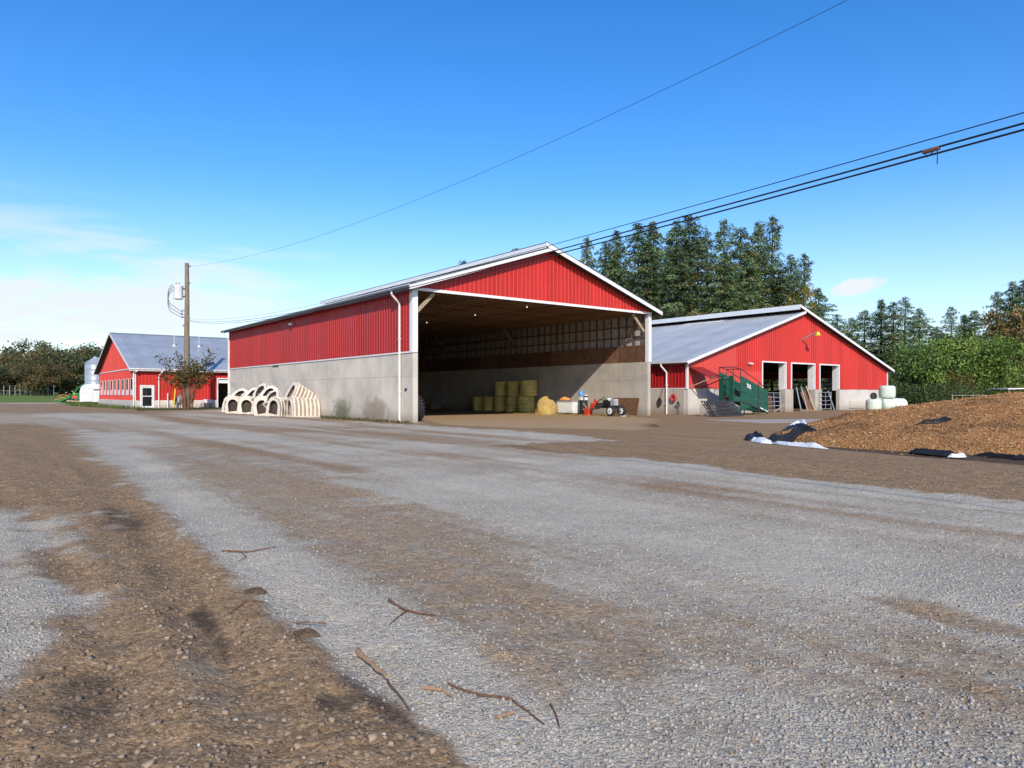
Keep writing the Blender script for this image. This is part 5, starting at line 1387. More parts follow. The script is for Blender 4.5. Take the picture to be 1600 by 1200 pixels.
MB().b(-0.28, 0.28, 0.85, 1.15, 0.44, 0.50).tube([(0, -1.25, 0.52), (0, -1.25, 0.0)], 0.04, 8).tube([(0, 1.25, 0.5), (0, 1.35, 0.0)], 0.04, 8).b(-0.5, 0.5, -1.05, -0.95, 0.30, 0.38).build('frame', M['iron'], eng)
for sx_ in (-0.52, 0.52):
    wv = MB().lathe([(0.20, -0.09), (0.32, -0.10), (0.355, -0.06), (0.355, 0.06), (0.32, 0.10), (0.20, 0.09)], 26, (sx_, -1.0, 0.355), 'X').build('tyre', M['black'], eng, True)
    MB().lathe([(0.02, -0.112), (0.06, -0.118), (0.09, -0.09), (0.205, -0.10), (0.215, -0.085), (0.215, 0.085), (0.02, 0.09)], 24, (sx_, -1.0, 0.355), 'X').build('rim', M['whitepl'], wv, True)
    MB().lathe([(0.01, -0.14), (0.045, -0.13), (0.05, -0.115)], 12, (sx_, -1.0, 0.355), 'X').build('hub', M['iron'], wv)
en = MB().b(-0.25, 0.25, -0.62, -0.05, 0.70, 1.02).lathe([(0.21, -0.3), (0.21, -0.24), (0.10, -0.22)], 18, (0, -0.35, 0.9), 'X').build('engine', M['blackpl'], eng)
MB().lathe([(0.02, 1.02), (0.17, 1.03), (0.19, 1.14), (0.10, 1.20)], 16, (0, -0.35, 0)).build('air_cleaner', M['whitepl'], en, True)
MB().b(-0.22, 0.2, -0.98, -0.68, 0.72, 1.14).build('tank', M['sheet'], eng)
MB().tube([(0, 0.0, 0.80), (0, 0.85, 0.80)], 0.075, 12).build('ram', M['iron'], eng, True)
MB().prism([(0.86, 0.71), (1.02, 0.71), (1.0, 1.12), (0.90, 1.12)], -0.1, 0.1, 'YZ').build('wedge', M['redpl'], eng)
MB().tube([(0.05, 0.3, 0.9), (0.1, 0.2, 1.3), (0.05, 0.55, 1.05), (0, 0.9, 0.85)], 0.022, 6).tube([(-0.1, -0.2, 0.95), (-0.2, 0.35, 1.15), (-0.15, 0.7, 0.85)], 0.02, 6).build('hose', M['blackpl'], eng, True)
MB().b(-0.16, -0.10, 0.95, 1.25, 0.40, 0.85).build('guard', M['redpl'], eng)
MB().tube([(0, 0.4, 0.72), (-0.05, 0.95, 1.22)], 0.02, 6).build('lever', M['tubegal'], eng)
wt = thing('white_scrap', loc(16.2, yat(973, 16.2), 0), 'small white plastic scrap right of the splitter wheel', 'scrap', rz=RZ + 0.5)
MB().prism([(-0.2, 0.0), (0.2, 0.0), (0.25, 0.10), (0.12, 0.17), (-0.1, 0.06)], -0.14, 0.14).build('piece', M['whitepl'], wt)
wd_ = thing('ground_weeds', loc(15.4, yat(893, 15.4), 0), 'bright green weeds growing before the white crate', 'weeds', rz=RZ)
r = np.random.default_rng(5); n = 300
C2 = np.column_stack([r.normal(0, 0.10, n), r.uniform(-0.9, 0.8, n)]); hh = r.uniform(0.1, 0.42, n)
V = np.stack([np.column_stack([C2 - 0.015, np.zeros(n)]), np.column_stack([C2 + 0.015, np.zeros(n)]), np.column_stack([C2 + r.normal(0, 0.10, (n, 2)), hh])], 1).reshape(-1, 3)
link('blades', np_mesh('blades', V, np.arange(n * 3).reshape(n, 3), np.repeat(np.array([[0.17, 0.30, 0.04]]) * r.uniform(0.6, 1.3, (n, 1)), 3, axis=0)), M['grass'], wd_)
# tractor tyre leaning just inside the left wall
ty = thing('tractor_tyre', loc(TH + 0.36, 1.0, 0.72), 'big lugged black tractor tyre against the near concrete wall end', 'tyre', rz=RZ)
ty.rotation_euler = (0, math.radians(-6), RZ)
MB().lathe([(0.40, -0.20), (0.60, -0.25), (0.67, -0.20), (0.68, 0.0), (0.67, 0.20), (0.60, 0.25), (0.40, 0.20), (0.38, 0.0)], 40, (0, 0, 0), 'X', False).build('casing', M['black'], ty, True)
lug = MB(); lug.beam((-0.02, 0, 0.69), (0.25, 0.16, 0.67), 0.07, 0.09); lug2 = MB(); lug2.beam((0.02, 0, 0.69), (-0.25, 0.16, 0.67), 0.07, 0.09)
l1 = lug.mesh('lug'); l2 = lug2.mesh('lug')
for k in range(22):
    for me, off in ((l1, 0), (l2, 0.5)):
        o = link('lug', me, M['black'], ty); o.rotation_euler = ((k + off) * 2 * math.pi / 22, 0, 0)

# ------------------------------------------------------------------ heap of cream calf hutches along the left wall
def hutch_meshes():
    # front outline (x across, z up) with an arched doorway; body tapers back along +y
    out = [(-0.68, 0.0), (-0.66, 0.62), (-0.50, 1.15), (-0.28, 1.36), (0.28, 1.36), (0.50, 1.15), (0.66, 0.62), (0.68, 0.0)]
    arch_ = [(-0.31, 0.0), (-0.31, 0.62)] + [(0.31 * -math.cos(a), 0.62 + 0.36 * math.sin(a)) for a in np.linspace(0.25, math.pi - 0.25, 7)] + [(0.31, 0.62), (0.31, 0.0)]
    fr = MB()
    # front plate split in left jamb, right jamb and head so faces stay simple
    L_ = [(-0.68, 0), (-0.66, 0.62), (-0.60, 0.82), (-0.42, 0.70), (-0.42, 0.16), (0.0, 0.16), (0.0, 0.0)]
    for sgn in (1, -1):
        p = [(sgn * x, z) for x, z in L_]; fr.prism(p if sgn == 1 else p[::-1], -0.03, 0.03)
    top = [(-0.60, 0.82), (-0.50, 1.15), (-0.28, 1.36), (0.0, 1.36)]; ar = [(0.42 * -math.cos(a), 0.70 + 0.46 * math.sin(a)) for a in np.linspace(math.pi / 2, 0, 5)]
    for sgn in (1, -1):
        p = [(sgn * x, z) for x, z in top + ar]
        # fan of quads between outline and arch
        o_ = [(-0.60, 0.82), (-0.55, 0.98), (-0.50, 1.15), (-0.28, 1.36), (0.0, 1.36)]; a_ = ar[::-1]
        for i in range(4):
            q = [o_[i], o_[i + 1], a_[i + 1], a_[i]]; q = [(sgn * x, z) for x, z in q]
            fr.prism(q, -0.03, 0.03)
    front = fr.mesh('front_panel')
    sh_ = MB(); D_ = 1.9; k = 0; steps = 6; m = len(out)
    for i in range(steps + 1):
        t = i / steps; s_ = 1 - 0.14 * t; rib = 0.0
        for x, z in out:
            c = Vector((x * s_, z * s_)); l_ = c.length or 1
            sh_.v.append((x * s_ * (1 + rib), 0.03 + D_ * t, z * s_ * (1 + rib * 0.8)))
    for i in range(steps):
        for j in range(m - 1):
            sh_.f.append((i * m + j, i * m + j + 1, (i + 1) * m + j + 1, (i + 1) * m + j))
    sh_.f.append(tuple(steps * m + j for j in range(m)))
    shell = sh_.mesh('shell')
    fl = MB(); fl.b(-0.78, -0.66, -0.05, D_ + 0.03, 0.0, 0.05).b(0.66, 0.78, -0.05, D_ + 0.03, 0.0, 0.05).b(-0.655, -0.315, -0.12, -0.032, 0.0, 0.05).b(0.315, 0.655, -0.12, -0.032, 0, 0.05)
    ribs = []
    for i in range(7):
        t = 0.04 + 0.155 * i; s0 = (1 - 0.14 * t) * 1.012; rb = MB()
        for (x0, z0), (x1, z1) in zip(out[:-1], out[1:]):
            y0 = 0.03 + D_ * t; y1 = y0 + 0.15; a = 1.045
            rb.add([(x0 * s0, y0, z0 * s0), (x1 * s0, y0, z1 * s0), (x1 * s0 * a, y0 + 0.04, z1 * s0 * a), (x0 * s0 * a, y0 + 0.04, z0 * s0 * a), (x0 * s0, y1, z0 * s0), (x1 * s0, y1, z1 * s0), (x1 * s0 * a, y1 - 0.04, z1 * s0 * a), (x0 * s0 * a, y1 - 0.04, z0 * s0 * a)],
                   [(0, 1, 2, 3), (3, 2, 6, 7), (7, 6, 5, 4)])
        ribs.append(rb.mesh('rib'))
    iw = MB().prism([(x * 0.93, max(0.02, z * 0.93)) for x, z in out], 0.30, 0.33).mesh('shade_panel')  # added dark panel behind the doorway, stands in for the shade inside
    return front, shell, fl.mesh('flange'), iw, ribs
HUT = hutch_meshes()
def hutch(y, x, z, yaw, tx, tyy, label, sc=1.0):
    t = thing('calf_hutch', loc(x, y, z), label, 'calf hutch', 'cream calf hutches heaped by the wall')
    t.rotation_euler = (Matrix.Rotation(RZ + yaw, 3, 'Z') @ Matrix.Rotation(tx, 3, 'X') @ Matrix.Rotation(tyy, 3, 'Y')).to_euler()
    t.scale = (sc, sc, sc)
    link('front_panel', HUT[0], M['hutch'], t); link('shell', HUT[1], M['hutchgroove'], t); link('flange', HUT[2], M['hutch'], t); link('shade_panel', HUT[3], M['hutchshade'], t)
    for rb in HUT[4]: link('rib', rb, M['hutch'], t)
# lower row, doorways facing out from the wall (towards local -x), then an upper row tipped on top
yaw0 = -math.pi / 2
low = [(12.6, -1.9, -0.05, 0.0), (14.6, -2.3, 0.45, 0.16), (16.2, -2.35, 0.95, -0.16), (17.9, -2.25, 0.40, 0.12), (19.7, -2.3, 1.00, -0.18), (21.5, -2.1, 0.55, 0.12), (23.4, -2.25, 0.90, -0.10), (25.4, -2.1, 0.55, 0.08)]
for i, (y, x, dyaw, ty_) in enumerate(low):
    hutch(y, x, 0.0, yaw0 + dyaw, 0.0, ty_, f'{ORD[i]} cream hutch from the near end in the bottom row of the heap', 0.92)
up = [(13.4, -1.75, 1.12, 0.05, -0.42, 0.22), (14.9, -2.3, 1.00, 0.35, -0.75, -0.55), (16.4, -2.2, 1.12, 0.95, -0.30, 0.60), (18.2, -2.05, 1.25, 0.35, -0.60, -0.42), (20.0, -2.15, 1.00, 1.05, -0.40, 0.62), (22.0, -1.9, 1.00, 0.40, -0.80, -0.50), (24.2, -1.95, 0.92, 0.90, -0.55, 0.55)]
for i, (y, x, z, dyaw, tx, tyy) in enumerate(up):
    hutch(y, x, z, yaw0 + dyaw, tx, tyy, f'{ORD[i]} tipped cream hutch from the near end on top of the heap', 0.90 - 0.07 * (i % 3))
for i, (y, x, w_, h_, lab) in enumerate(((13.8, -2.95, 1.5, 0.25, 'flat cream panel lying before the near end of the hutch heap'), (20.0, -2.8, 1.9, 0.3, 'flat cream panel lying before the far half of the hutch heap'))):
    t = thing('loose_panel', loc(x, y, 0.03), lab, 'panel', 'loose cream panels', rz=RZ + 0.1 * (1 - 2 * i))
    MB().prism([(-0.35, 0.0), (0.35, 0.03), (0.35, 0.07), (-0.35, 0.04)], -w_ / 2, w_ / 2).build('sheet', M['hutch'], t)
    for k in range(4):
        yk = -w_ / 2 + (k + 0.5) * w_ / 4; MB().b(-0.34, 0.34, yk - 0.03, yk + 0.03, 0.05, 0.095).build('rib', M['hutch'], t)

# ------------------------------------------------------------------ by the barn front: chute, feeder, block, gates, boards, wrapped bales
def bx_at(px, y=0.0):
    base = BO + DV * y; r_ = (px - 800) / 1093
    return (r_ * base.y - base.x) / (0.79 - r_ * 0.613)
cx0 = bx_at(1146, -3.0); 
chute = thing('loading_chute', bl(cx0, -3.0, 0), 'dark green steel livestock loading chute sloping down to the right', 'loading chute', rz=RZ)
CLn = bx_at(1199, -3.0) - cx0
def ctop(x): return 3.05 - x / CLn * 1.35
def cbot(x): return 1.30 - x / CLn * 1.15
for y, nm in ((0.0, 'side_panel'), (1.15, 'side_panel')):
    for k, (a, b) in enumerate(((0.0, 0.34), (0.36, 0.66), (0.68, 1.0))):
        x0, x1 = 0.85, CLn
        if y > 0: x0 = 0.0
        def zz3(x, f): return cbot(x) + (ctop(x) - cbot(x)) * f
        MB().prism([(x0, zz3(x0, a)), (x1, zz3(x1, a)), (x1, zz3(x1, b)), (x0, zz3(x0, b))], y - 0.03, y + 0.03).build(nm, M['green'], chute)
MB().prism([(0.85, 0.35), (1.0, 0.30), (2.3, 0.62), (CLn, 0.05), (CLn, cbot(CLn) - 0.02), (0.85, cbot(0.85) - 0.14)], -0.025, 0.03).build('skirt', M['green'], chute)
MB().prism([(0.85, cbot(0.85) - 0.12), (CLn, cbot(CLn) - 0.02), (CLn, cbot(CLn) + 0.04), (0.85, cbot(0.85) + 0.0)], -0.06, 0.06).build('sill', M['iron'], chute)
MB().prism([(0.0, cbot(0) - 0.05), (CLn, cbot(CLn) - 0.05), (CLn, cbot(CLn)), (0, cbot(0))], 0.035, 1.115).build('ramp', M['rusty'], chute)
MB().b(-0.04, 0.0, 0.02, 0.34, 0.9, 2.75).b(-0.04, 0.0, 0.78, 1.13, 0.9, 2.75).b(-0.04, 0.84, -0.03, 0.0, 0.95, 1.28).build('end_gate', M['green'], chute)
ppo = MB().tube([(0, 0, 0), (0, 0, ctop(0) + 0.30)], 0.04, 8)
for x, y in ((0.0, 0.0), (0.0, 1.15), (0.85, 0.0), (0.85, 1.15), (CLn * 0.72, -0.05), (CLn * 0.72, 1.15), (CLn, -0.02), (CLn, 1.15)):
    t_ = ctop(x) + (0.32 if x < CLn * 0.9 else 0.05)
    MB().tube([(x, y, 0), (x, y, t_)], 0.04, 8).build('post', M['iron'] if x > 0.9 else M['green'], chute, True)
for y in (0.0, 1.15):
    MB().tube([(0, y, ctop(0) + 0.30), (0.85, y, ctop(0.85) + 0.45), (CLn * 0.72, y, ctop(CLn * 0.72) + 0.32), (CLn, y, ctop(CLn))], 0.03, 8).build('hand_rail', M['iron'], chute, True)
MB().tube([(0, 0, ctop(0) + 0.30), (0, 1.15, ctop(0) + 0.30)], 0.03, 8).tube([(0.85, 0, ctop(0.85) + 0.45), (0.85, 1.15, ctop(0.85) + 0.45)], 0.03, 8).build('cross_bar', M['iron'], chute, True)
for j in range(2):                                     # pale maker's plate and marks
    for i in range(3):
        x = 1.55 + i * 0.17 + j * 0.02; z = ctop(x) - 0.30 - j * 0.16
        MB().prism([(x, z), (x + 0.13, z - 0.05), (x + 0.13, z - 0.17), (x, z - 0.12)], -0.040, -0.033).build('maker_mark', M['whitepl'], chute)
for x, wdt in ((CLn - 1.0, 0.45), (CLn - 0.42, 0.38)):
    z = cbot(x) + 0.10; MB().prism([(x, z), (x + wdt, z - 0.14), (x + wdt, z - 0.22), (x, z - 0.08)], -0.068, -0.062).build('decal', M['whitepl'], chute)
# dark stack of feed gates tilted before the chute
fx = bx_at(1112, -4.2)
for k in range(4):
    fg = thing('feed_gate', bl(fx + 0.08 * k, -4.4 + 0.24 * k, 0.0), ['front dark tube gate of the stack leaning by the concrete block', 'second dark tube gate of the leaning stack', 'third dark tube gate of the leaning stack', 'rearmost dark tube gate of the leaning stack'][k], 'gate', 'dark gates stacked by the chute', rz=RZ)
    fg.rotation_euler = (math.radians(-24), 0, RZ - 0.06)
    Lg = 2.5; Hg = 1.08; sl = 0.42
    mbg = MB().tube([(sl * 0.9, 0, 0.04), (sl + Lg, 0, 0.04)], 0.035, 6).tube([(-0.1, 0, Hg), (Lg - 0.2, 0, Hg)], 0.035, 6).tube([(sl * 0.9, 0, 0.04), (-0.1, 0, Hg)], 0.035, 6).tube([(sl + Lg, 0, 0.04), (Lg - 0.2, 0, Hg)], 0.035, 6)
    mbg.build('frame', M['iron'], fg, True)
    for q in range(1, 4):
        f_ = q / 4; MB().tube([(sl * 0.9 + (-0.1 - sl * 0.9) * f_, 0, 0.04 + (Hg - 0.04) * f_), (sl + Lg + (-0.2 - sl) * f_, 0, 0.04 + (Hg - 0.04) * f_)], 0.025, 6).build('rail', M['iron'], fg, True)
    for q in range(1, 8):
        f_ = q / 8; MB().tube([(sl * 0.9 + Lg * f_, 0, 0.04), (-0.1 + Lg * f_, 0, Hg)], 0.02, 6).build('bar', M['iron'], fg, True)
cbk = thing('concrete_block', bl(bx_at(1106, -2.0), -2.0, 0), 'mossy concrete block left of the dark stacked gates', 'block', rz=RZ + 0.1)
mb = MB().b(-0.42, 0.42, -0.38, 0.38, -0.05, 0.74); mb.build('body', M['conc'], cbk)
MB().b(-0.40, 0.40, -0.36, 0.36, 0.742, 0.77).build('top_lip', M['conc'], cbk)
MB().tube([(-0.1, 0, 0.76), (-0.1, 0, 0.86), (0.1, 0, 0.86), (0.1, 0, 0.76)], 0.02, 6).build('lifting_eye', M['iron'], cbk, True)
def gate(x, y, wdt, hgt, label, yaw=0.0, mat='tubegal', lean=0.0, rails=5, ups=1):
    g_ = thing('stock_gate', bl(x, y, 0.05), label, 'gate', 'metal stock gates in the barn doorways', rz=RZ + yaw)
    g_.rotation_euler = (lean, 0, RZ + yaw)
    MB().tube([(0, 0, 0), (0, 0, hgt)], 0.035, 8).tube([(wdt, 0, 0), (wdt, 0, hgt)], 0.035, 8).build('stile', M[mat], g_, True)
    for k in range(rails):
        z = 0.12 + k * (hgt - 0.16) / (rails - 1); MB().tube([(0, 0, z), (wdt, 0, z)], 0.026, 8).build('rail', M[mat], g_, True)
    for k in range(ups):
        xx = wdt * (k + 1) / (ups + 1); MB().tube([(xx, 0, 0.1), (xx, 0, hgt - 0.03)], 0.022, 6).build('upright', M[mat], g_, True)
gate(OPEN[0][0] + 0.25, -0.35, 2.05, 1.55, 'pale tube gate in the left barn doorway', 0.05, 'tubegal', -0.08, 5, 1)
gate(OPEN[1][1] + 0.45, -0.30, 1.95, 1.6, 'grey tube gate standing in the right barn doorway', 0.03, 'tubegal', 0.0, 5, 1)
gate(OPEN[1][0] + 0.4, 1.8, 2.6, 1.4, 'grey tube gate behind the leaning boards in the middle doorway', 0.0, 'tubegal', 0.0, 5, 2)
def plank(p, q, w_, th, mat, label, cat='board', grp=None):
    p, q = bl(*p), bl(*q)
    t = thing('leaning_plank', p, label, cat, grp)
    d = q - p
    MB().beam((0, 0, 0), d, w_, th, up=(DV.x, DV.y, 0.3)).build('plank', M[mat], t)
plank((14.55, -0.4, 0.0), (14.45, 0.0, 2.05), 0.10, 0.05, 'tubegal', 'first pale upright post leaning in the middle doorway')
plank((15.55, -0.4, 0.0), (15.20, 0.0, 2.10), 0.10, 0.05, 'tubegal', 'second pale upright post leaning in the middle doorway')
plank((16.75, -0.4, 0.0), (16.0, 0.0, 2.15), 0.10, 0.05, 'palewood', 'slanting pale post nearest the right pier of the middle doorway')
plank((16.5, -0.15, 0.0), (15.95, 0.3, 1.75), 0.75, 0.05, 'ply', 'wide brown board slanting in the middle doorway')
plank((19.75, -0.55, 0.0), (19.45, -0.1, 1.75), 0.09, 0.06, 'tubegal', 'pale post leaning against the gate in the right doorway')
plank((14.3, -0.5, 0.06), (16.9, -0.5, 0.06), 0.08, 0.08, 'palewood', 'pale timber lying across the sill of the middle doorway')
plank((11.6, 0.6, 0.0), (11.7, 0.9, 1.4), 0.9, 0.04, 'ply', 'brown board standing inside the left barn doorway')
plank((10.2, -0.6, 0.05), (11.9, -0.4, 0.55), 0.10, 0.05, 'palewood', 'pale lath propped low across the left barn doorway')
# dim clutter inside the barn
tr_ = thing('feed_barrier', bl(8.9, 16.0, 0), 'dark timber feed barrier across the inside of the barn', 'barrier', rz=RZ)
MB().b(0, 14.0, 0, 0.12, 0.0, 1.25).build('board_wall', M['stud'], tr_)
for k in range(8):
    MB().b(0.1 + k * 1.95, 0.22 + k * 1.95, -0.06, 0.0, 0, 1.7).build('upright', M['stud'], tr_)
# wrapped silage bales
def wrapped(name, pos, r_, h_, label, axis='Z', rz=0.0, seed=0):
    t = thing(name, pos, label, 'wrapped bale', 'pale green wrapped bales', rz=rz)
    rr2 = np.random.default_rng(seed)
    pr = [(0.02, 0.0), (r_ * 0.72, 0.0), (r_ * 0.90, 0.05), (r_ * 0.985, 0.15), (r_, 0.30), (r_ * 1.02, h_ * 0.5), (r_, h_ - 0.30), (r_ * 0.985, h_ - 0.16), (r_ * 0.90, h_ - 0.05), (r_ * 0.70, h_), (0.02, h_ + 0.01)]
    mb = MB().lathe(pr, 36, (0, 0, 0), axis)
    mb.v = [(x * (1 + rr2.normal(0, 0.006)), y * (1 + rr2.normal(0, 0.006)), z + rr2.normal(0, 0.004)) for x, y, z in mb.v]
    if axis != 'Z': mb.v = [(x - (h_ / 2 if axis == 'X' else 0), y, z + r_) for x, y, z in mb.v]
    mb.build('wrap', M['wrap'], t, True)
    if axis == 'Z':
        for q in (0.35, 0.62):
            MB().lathe([(r_ * 1.012, h_ * q), (r_ * 1.022, h_ * q + 0.01), (r_ * 1.012, h_ * q + 0.02)], 36, closed=False).build('film_edge', M['wrap'], t, True)
YB = 60.5
def bpos(px, Y=YB, z=0.0):
    return Vector(((px - 800) / 1093 * Y, Y, z))
wrapped('wrapped_bale', bpos(1365), 0.63, 1.02, 'small wrapped bale on the ground nearest the barn wall', seed=1)
wrapped('wrapped_bale', bpos(1395.5), 0.55, 2.05, 'long wrapped bale lying at the right with one bale on it', 'X', 0.05, seed=2)
wrapped('wrapped_bale', bpos(1386, YB + 0.1, 1.09), 0.66, 1.10, 'single wrapped bale stacked on top of the long one', seed=3)
t = thing('old_tyre', bpos(1365, YB + 0.25, 1.02), 'dark tyre standing on the small wrapped bale', 'tyre', rz=0.2)
MB().lathe([(0.14, -0.08), (0.24, -0.10), (0.30, -0.06), (0.30, 0.06), (0.24, 0.10), (0.14, 0.08), (0.13, 0)], 26, (0, 0, 0.27), 'Y', False).build('casing', M['black'], t, True)
MB().lathe([(0.05, -0.05), (0.14, -0.03), (0.14, 0.03), (0.05, 0.05)], 20, (0, 0, 0.27), 'Y').build('rim', M['iron'], t)

# grey house behind the shrubs
hz = thing('grey_house', at(1389, 640, 98) * 1.0, 'grey house with dark roof half hidden behind the barn corner', 'house', rz=0.15)
hz.location = (at(1389, 640, 98).x, 98, 0)
MB().b(-6, 2.6, 0, 8, 0, 3.3).build('wall', M['housewall'], hz)
MB().prism([(-0.5, 3.2), (4, 5.6), (8.5, 3.2)], -6.5, 3.1, 'YZ').build('roof', M['shingle'], hz)
for x in (-3.5, -0.6, 1.1):
    w_ = MB().b(x - 0.05, x + 0.05, -0.06, 0.0, 1.0, 2.7).b(x + 0.95, x + 1.05, -0.06, 0, 1.0, 2.7).b(x + 0.05, x + 0.95, -0.058, 0, 2.6, 2.7).b(x + 0.05, x + 0.95, -0.058, 0, 1.0, 1.1).build('window', M['white'], hz)
    MB().b(x + 0.05, x + 0.95, -0.03, -0.01, 1.1, 2.6).build('pane', M['glass'], w_)
# pale rail fence and a low white roof beyond the chip pile
for i in range(9):
    p = at(1488 + i * 16, 616 - i * 0.5, 66); p.z = 0
    fp = thing('rail_fence_post', p, f'{ORD[i]} pale post from the left of the rail fence beyond the pile', 'post', 'pale fence posts beyond the pile')
    MB().b(-0.035, 0.035, -0.035, 0.035, 0, 1.40).build('post', M['greywood'], fp)
    MB().b(-0.045, 0.045, -0.045, 0.045, 1.402, 1.43).build('cap', M['greywood'], fp)
rf = thing('fence_rail', at(1488, 616, 66), 'long pale top rail of the fence beyond the pile', 'rail')
rf.location.z = 0
MB().beam((0, -0.07, 1.34), ((1488 + 8 * 16 - 1488) / 1093 * 66, -0.09, 1.34), 0.04, 0.05).build('rail', M['greywood'], rf)
sv_ = thing('white_shelter', at(1600, 612, 70), 'low white roofed shelter just showing over the chip pile', 'shelter', rz=0.0); sv_.location.z = 0
MB().prism([(-1.6, 1.92), (0.4, 1.98), (0.4, 2.08), (-1.6, 2.02)], 0, 3).build('roof', M['white'], sv_)
for x in (-1.4, 0.2):
    for y in (0.2, 2.8): MB().b(x - 0.06, x + 0.06, y - 0.06, y + 0.06, 0, 1.9).build('post', M['greywood'], sv_)

# ------------------------------------------------------------------ wood chip pile with torn silage sheet
def pile_h(x, y):
    u = (x - 16.5); u = np.where(u < 0, u / 7.9, u / 14.0); v_ = (y - 22.0) / 6.6
    d = np.sqrt(u * u + v_ * v_) + (fbm(x * 0.5 + 3, y * 0.5, 3) - 0.5) * 0.14
    h_ = 1.62 * np.clip(1 - d, 0, None) ** 0.68
    h_ = h_ + (fbm(x * 1.1, y * 1.1, 4) - 0.5) * 0.22 * np.clip((1 - d) * 4, 0, 1)
    h_ = h_ + (fbm(x * 5, y * 5, 3) - 0.5) * 0.07 * np.clip((1 - d) * 6, 0, 1)
    return np.where(d < 1, h_, -0.1)
xs_, ys_ = np.meshgrid(np.arange(7.2, 32, 0.10), np.arange(14.2, 30, 0.10))
zs_ = pile_h(xs_.ravel(), ys_.ravel()); nyy, nxx = xs_.shape
ii = np.arange(nxx * nyy).reshape(nyy, nxx)
Fp = np.stack([ii[:-1, :-1].ravel(), ii[:-1, 1:].ravel(), ii[1:, 1:].ravel(), ii[1:, :-1].ravel()], 1)
keep = (zs_[Fp] > -0.05).any(1)
g = N('wood_chips')
n1 = g.noise(2.0, 6, 0.65); n2 = g.noise(30, 6, 0.8); vc = g.sepc(g.voro(28, None, 'Color'))[0]
c = g.ramp(g.math('ADD', g.math('MULTIPLY', n2, 0.5), g.math('MULTIPLY', vc, 0.5)), [(0.15, (0.27, 0.125, 0.05)), (0.5, (0.46, 0.235, 0.095)), (0.85, (0.58, 0.33, 0.15))])
c = g.mix(g.rng(g.noise(0.7, 5, 0.7), 0.60, 0.74, 0.0, 0.65), c, (0.13, 0.075, 0.04))
c = g.val(c, g.rng(n1, 0.25, 0.75, 0.82, 1.12))
g.out(c, 0.95, 0, g.bump(g.math('ADD', n2, g.voro(28)), 0.9, 0.05), spec=0.1)
pile = thing('wood_chip_pile', (16.5, 22.0, 0), 'wide heap of orange brown wood chips at the right of the yard', 'chip pile')
off = np.array([16.5, 22.0, 0])
pm = link('mound', np_mesh('mound', np.column_stack([xs_.ravel(), ys_.ravel(), zs_]) - off, Fp[keep], smooth=True), g.m, pile)
r = np.random.default_rng(44); n = 50000
cx_ = r.uniform(7.8, 22, n); cy_ = 14.8 + r.random(n) ** 1.2 * 9.5
hz_ = pile_h(cx_, cy_); spread = (hz_ > 0.0) | (r.random(n) < 0.0)
# stray chips round the foot
m2 = 5000; px_ = r.uniform(6.5, 16, m2); py_ = r.uniform(14.5, 24, m2)
u = (px_ - 16.5) / 7.9; v_ = (py_ - 22) / 6.6; dd_ = np.sqrt(u * u + v_ * v_); kp = (dd_ < 1.0 + 0.14 * r.random(m2) ** 2) & (dd_ > 0.9)
X = np.concatenate([cx_[spread], px_[kp]]); Yv = np.concatenate([cy_[spread], py_[kp]]); Zv = np.maximum(pile_h(X, Yv), 0.0) + r.uniform(0.0, 0.03, len(X))
n = len(X); U = unit(np.column_stack([r.normal(0, 1, (n, 2)), r.normal(0, 0.5, n)])); V = unit(np.cross(U, np.column_stack([r.normal(0, 0.6, (n, 2)), np.ones(n)])))
v, f = cards(np.column_stack([X, Yv, Zv]) - off, U, V, r.uniform(0.03, 0.11, n), r.uniform(0.012, 0.03, n))
pc = np.array([(0.56, 0.30, 0.125), (0.44, 0.21, 0.08), (0.66, 0.43, 0.22), (0.38, 0.18, 0.07), (0.54, 0.28, 0.11)])
dk = smooth01((fbm(X * 0.9 + 31, Yv * 0.9, 4) - 0.55) / 0.12) * 0.6
gg = N('chip_pieces'); cm = gg.out(gg.attr('Col'), 0.9, spec=0.1)
ch_ = link('chips', np_mesh('chips', v, f, np.repeat(pc[r.integers(0, 5, n)] * r.uniform(0.7, 1.2, (n, 1)) * (1 - dk)[:, None], 4, axis=0)), cm, pile)
ch_['kind'] = 'stuff'

